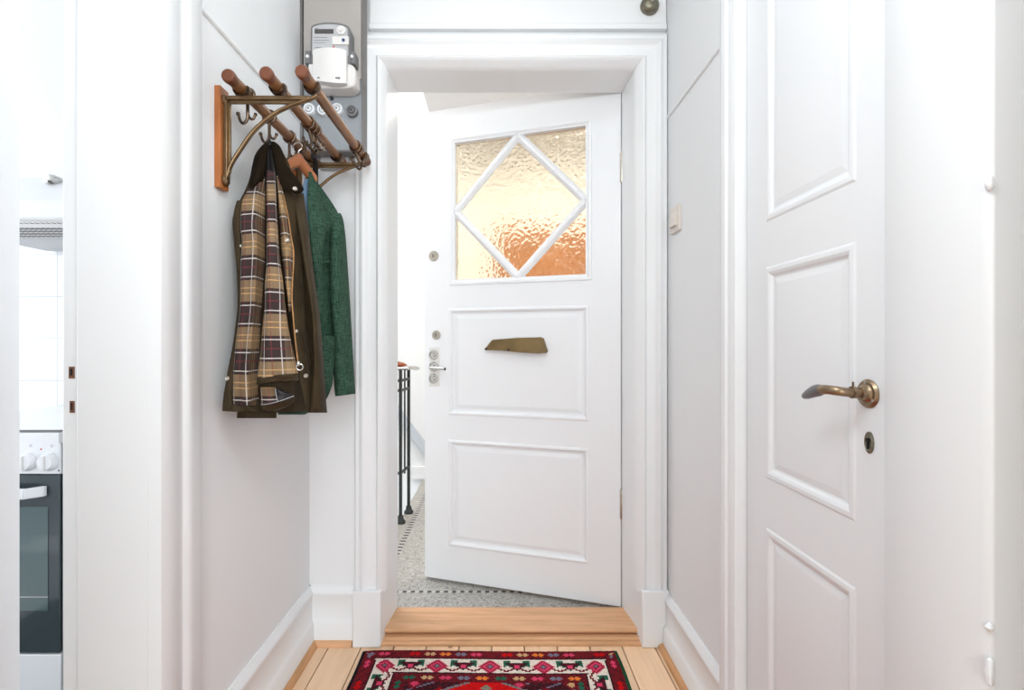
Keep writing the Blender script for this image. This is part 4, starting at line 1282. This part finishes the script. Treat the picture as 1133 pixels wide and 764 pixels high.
for k, px in enumerate((31.5, 55)):
    c = P(px, 511, SY)
    bm = BM(); lathe(bm, [(.0245, 0), (.0245, .004), (.022, .012), (.019, .018), (0, .019)], c, (0, -1, 0), 30); q = obj('knob', bm, M['white_enamel'], cp)
    bm = BM(); box(bm, c.x - .003, c.x + .003, SY - .021, SY - .018, c.z - .018, c.z + .018); obj('grip', bm, M['white_plastic'], q, bevel=.001)
    c = P(px + 2.5, 493.5, SY); bm = BM(); torus(bm, c + Vector((0, -.0002, 0)), (0, 1, 0), .004, .0006, 4, 4); obj('mark', bm, M['grey_plastic'], cp)
for kx in (-.13, -.20, -.27, -.36):
    c = P(55, 511, SY); c.x += kx
    bm = BM(); lathe(bm, [(.0245, 0), (.0245, .004), (.022, .012), (.019, .018), (0, .019)], c, (0, -1, 0), 30); obj('knob', bm, M['white_enamel'], cp)
for px, py, m_, r in ((45.5, 497.3, 'red', .0022), (65.2, 521, 'dark_plastic', .002)):
    bm = BM(); lathe(bm, [(r, -.001), (r, .001), (0, .0015)], P(px, py, SY), (0, -1, 0), 12); obj('indicator', bm, M[m_], cp)
bm = BM(); box(bm, sx0 + .002, sx1 - .002, SY, SY + .022, kz(723), kz(526)); od = obj('oven_door', bm, M['oven_glass'], ck, bevel=.002); od['label'] = 'black glass oven door'
wx1 = P(53.5, 600, SY).x
bm = BM(); box(bm, sx0 + (sx1 - wx1), wx1, SY - .0015, SY + .002, kz(676), kz(561)); w = obj('window', bm, M['oven_window'], od)
bm = BM(); box(bm, sx0 + (sx1 - wx1), wx1, SY - .0022, SY, kz(661.2), kz(660.2)); obj('shelf_line', bm, M['grey_plastic'], w)
hx1 = P(53, 540, SY).x; hx0 = sx0 + sx1 - hx1
bm = BM()
hz_ = kz(543)
prism(bm, [(hx0, SY - .002), (hx0, SY - .012), (hx0 + .03, SY - .040), (hx1 - .03, SY - .040), (hx1, SY - .012), (hx1, SY - .002), (hx1 - .012, SY - .002), (hx1 - .032, SY - .026), (hx0 + .032, SY - .026), (hx0 + .012, SY - .002)],
      lambda a, b: (a, b, hz_ - .013), lambda a, b: (a, b, hz_ + .013))
obj('handle', bm, M['white_enamel'], od, bevel=.002)['label'] = 'white oven door handle'
bm = BM(); box(bm, sx0, sx1, SY, SY + .022, .065, kz(725)); obj('drawer', bm, M['white_enamel'], ck, bevel=.002)
# hood
HZ_ = 1.455
hd = thing('range_hood', 'white range hood with a perforated underside above the cooker', 'range hood', ((sx0 + sx1)/2, 1.9, HZ_))
hx0, hx1 = sx0 - .02, -1.06
bm = BM()
prism(bm, [(1.42, HZ_), (1.42, HZ_ + .05), (1.50, HZ_ + .14), (1.899, HZ_ + .16), (1.899, HZ_)], lambda a, b: (hx0, a, b), lambda a, b: (hx1, a, b))
obj('housing', bm, M['white_enamel'], hd, bevel=.004)
bm = BM(); box(bm, hx0 + .01, hx1 - .01, 1.44, 1.66, HZ_ - .003, HZ_ + .001)
for row_ in range(6):
    yy = 1.462 + row_*.035; xx = hx0 + .02 + (row_ % 2)*.008
    wl = .007 if row_ else .0055; hl = .012 if row_ else .005
    while xx < hx1 - .02:
        sk_ = .004 if row_ else 0
        pl = [(xx - wl*.7 - sk_, yy - hl), (xx + wl*.3 - sk_, yy - hl), (xx + wl*.7 + sk_, yy + hl), (xx - wl*.3 + sk_, yy + hl)]
        if row_ != 1:
            fs0 = set(bm.faces)
            prism(bm, pl, lambda a, b: (a, b, HZ_ - .0036), lambda a, b: (a, b, HZ_ - .002))
            for f in set(bm.faces) - fs0: f.material_index = 1
        xx += .016
obj('filter', bm, [M['white_plastic'], M['hole']], hd)['label'] = 'perforated metal filter'
bm = BM(); box(bm, hx0 + .01, hx1 - .01, 1.67, 1.88, HZ_ - .006, HZ_ + .001); obj('lamp_cover', bm, M['grey_plastic'], hd, bevel=.002)
bm = BM(); box(bm, (sx0 + sx1)/2 - .14, (sx0 + sx1)/2 + .26, 1.56, 1.899, HZ_ + .15, CEIL - .001); obj('chimney', bm, M['white_enamel'], hd, bevel=.003)
c = P(57.5, 198, 1.47)
bm = BM(); lathe(bm, [(.011, -.03), (.011, .008), (.009, .012), (.009, .020), (0, .022)], (c.x + .006, 1.475, c.z), (0, -1, 0), 18); box(bm, c.x - .020, c.x - .006, 1.463, 1.50, c.z - .014, c.z + .008)
obj('switch', bm, M['steel'], hd, bevel=.001)
# slim base cabinet beside the cooker
kc = thing('kitchen_cabinet', 'slim white base cabinet between cooker and doorway', 'cabinet', (sx1 + .13, 1.63, 0))
cx0, cx1 = sx1 + .003, KX - .004
bm = BM(); box(bm, cx0, cx1, SY + .022, 1.895, .08, .84); box(bm, cx0, cx1, SY + .06, 1.895, 0, .08); obj('carcass', bm, M['white_enamel'], kc)
bm = BM(); box(bm, cx0 + .001, cx1 - .001, SY + .002, SY + .021, .085, .835); obj('door', bm, M['white_enamel'], kc, bevel=.002)
bm = BM(); box(bm, cx0, cx1, SY - .01, 1.895, .841, .868); obj('worktop', bm, M['grey_plastic'], kc, bevel=.002)

# ------------------------------------------------------------------ stairwell: railing, stringer, newel
rl = thing('stair_railing', 'black iron railing with a wooden handrail beyond the open door', 'railing', (-.59, 3.06, .024))
YA, YBb = 3.06, 3.24
pa, pb = P(443.2, 583, YA), P(452.2, 572, YBb)
pa.z = 0.024; pb.z = 0.024
for q_ in (pa, pb):
    bm = BM(); box(bm, q_.x - .009, q_.x + .009, q_.y - .009, q_.y + .009, .024, .955)
    lathe(bm, [(.030, 0), (.030, .012), (.020, .022), (.016, .045), (0, .046)], (q_.x, q_.y, .024), (0, 0, 1), 14)
    obj('post', bm, M['iron'], rl, bevel=.001)
dv = (pb - pa)
far = pa + dv*-.0
for fz in (.30, .80, .86):
    bm = BM(); a = pa + Vector((0, 0, fz)); b2 = pb + Vector((0, 0, fz)) 
    tube(bm, [a, b2], .009, 8); 
    a3 = a + Vector((-1.3, .0, -.0)); tube(bm, [a, a3], .009, 8)
    obj('rail_bar', bm, M['iron'], rl)
for k in (.5,):
    bm = BM(); c = pa + dv*k; tube(bm, [(c.x, c.y, .30), (c.x, c.y, .95)], .0055, 8); obj('baluster', bm, M['iron'], rl)
for k in range(1, 10):
    bm = BM(); tube(bm, [(pa.x - .13*k, pa.y, .30), (pa.x - .13*k, pa.y, .95)], .0055, 8); obj('baluster', bm, M['iron'], rl)
bm = BM()
tube(bm, curve_pts([(pa.x - 1.3, pa.y - .02, .985), (pa.x - .4, pa.y - .02, .985), (pa.x - .06, pa.y - .02, .985), (pa.x + .000, pa.y - .01, .98), (pa.x + .016, pa.y + .02, .972)], 6), .026, 14, flat=.7)
obj('handrail', bm, M['handrail_wood'], rl)
bm = BM()
tube(bm, curve_pts([(pa.x - 1.3, pa.y - .02, .960), (pa.x - .06, pa.y - .02, .960), (pa.x + .01, pa.y, .962), (pb.x + .035, pb.y - .02, .955), (pb.x + .04, pb.y + .03, .948)], 6), .028, 10, flat=.45)
obj('rail_strip', bm, M['steel'], rl)
# slanting stair stringer and skirting on the landing wall
bm = BM()
sp = [P(420, 420, 4.07), P(476, 497, 4.07), P(476, 512, 4.07), P(420, 437, 4.07)]
prism(bm, [(q_.x, q_.z) for q_ in sp], lambda a, b: (a, 4.055, b), lambda a, b: (a, 4.079, b)); struct('trim_15', bm, M['pale_stone'], 'pale blue slanting stair stringer on the stairwell wall')
bm = BM(); a = P(456, 533, 4.06)
box(bm, a.x, nx0 - .10, 4.055, 4.079, .024, .124); struct('trim_16', bm, M['trim'], 'low skirting of the landing')

# ------------------------------------------------------------------ lights
def area(name, loc, rot, sx, sy, power, col=(1, 1, 1)):
    l = bpy.data.lights.new(name, 'AREA'); l.shape = 'RECTANGLE'; l.size = sx; l.size_y = sy; l.energy = power; l.color = col
    o = bpy.data.objects.new(name, l); COL.objects.link(o); o.location = loc; o.rotation_euler = rot
    return o
# fill light added behind an invented opening in the lounge back wall
area('lounge_fill_light', (.75, -3.62, 1.32), (PI/2, 0, 0), 1.65, 2.2, 76, (.89, .965, 1.0))
# kitchen window
area('kitchen_window_light', (-2.75, .8, 1.35), (0, -PI/2, 0), 2.1, 1.6, 20, (.90, .95, 1.0))
# stairwell skylight / window over the stair void
area('stairwell_light', (-1.6, 3.1, 4.1), (0, 0, 0), 1.6, 1.6, 56, (1.0, .99, .97))
area('landing_lamp', (.5, 3.1, 2.70), (0, 0, 0), .5, .5, 22, (1.0, .95, .86))
# unseen overhead fill added to brighten the entrance door and hall
area('hall_top_fill', (0, .75, 2.70), (0, 0, 0),   .45, .45, 3, (.96, .98, 1.0))
l = bpy.data.lights.new('hall_point_fill', 'POINT'); l.energy = 17; l.shadow_soft_size = .15; l.color = (.88, .96, 1.0)  # unseen point light added to spread brightness over the hall walls
o = bpy.data.objects.new('hall_point_fill', l); COL.objects.link(o); o.location = (-.1, .36, 1.95)

w = bpy.data.worlds.new('world'); SC.world = w; w.use_nodes = True
w.node_tree.nodes['Background'].inputs[0].default_value = (.92, .96, 1.0, 1)
w.node_tree.nodes['Background'].inputs[1].default_value = 1.5
SC.view_settings.view_transform = 'Standard'
SC.view_settings.look = 'None'
SC.view_settings.exposure = 0.17
SC.view_settings.gamma = 1.0
SC.view_settings.use_curve_mapping = False
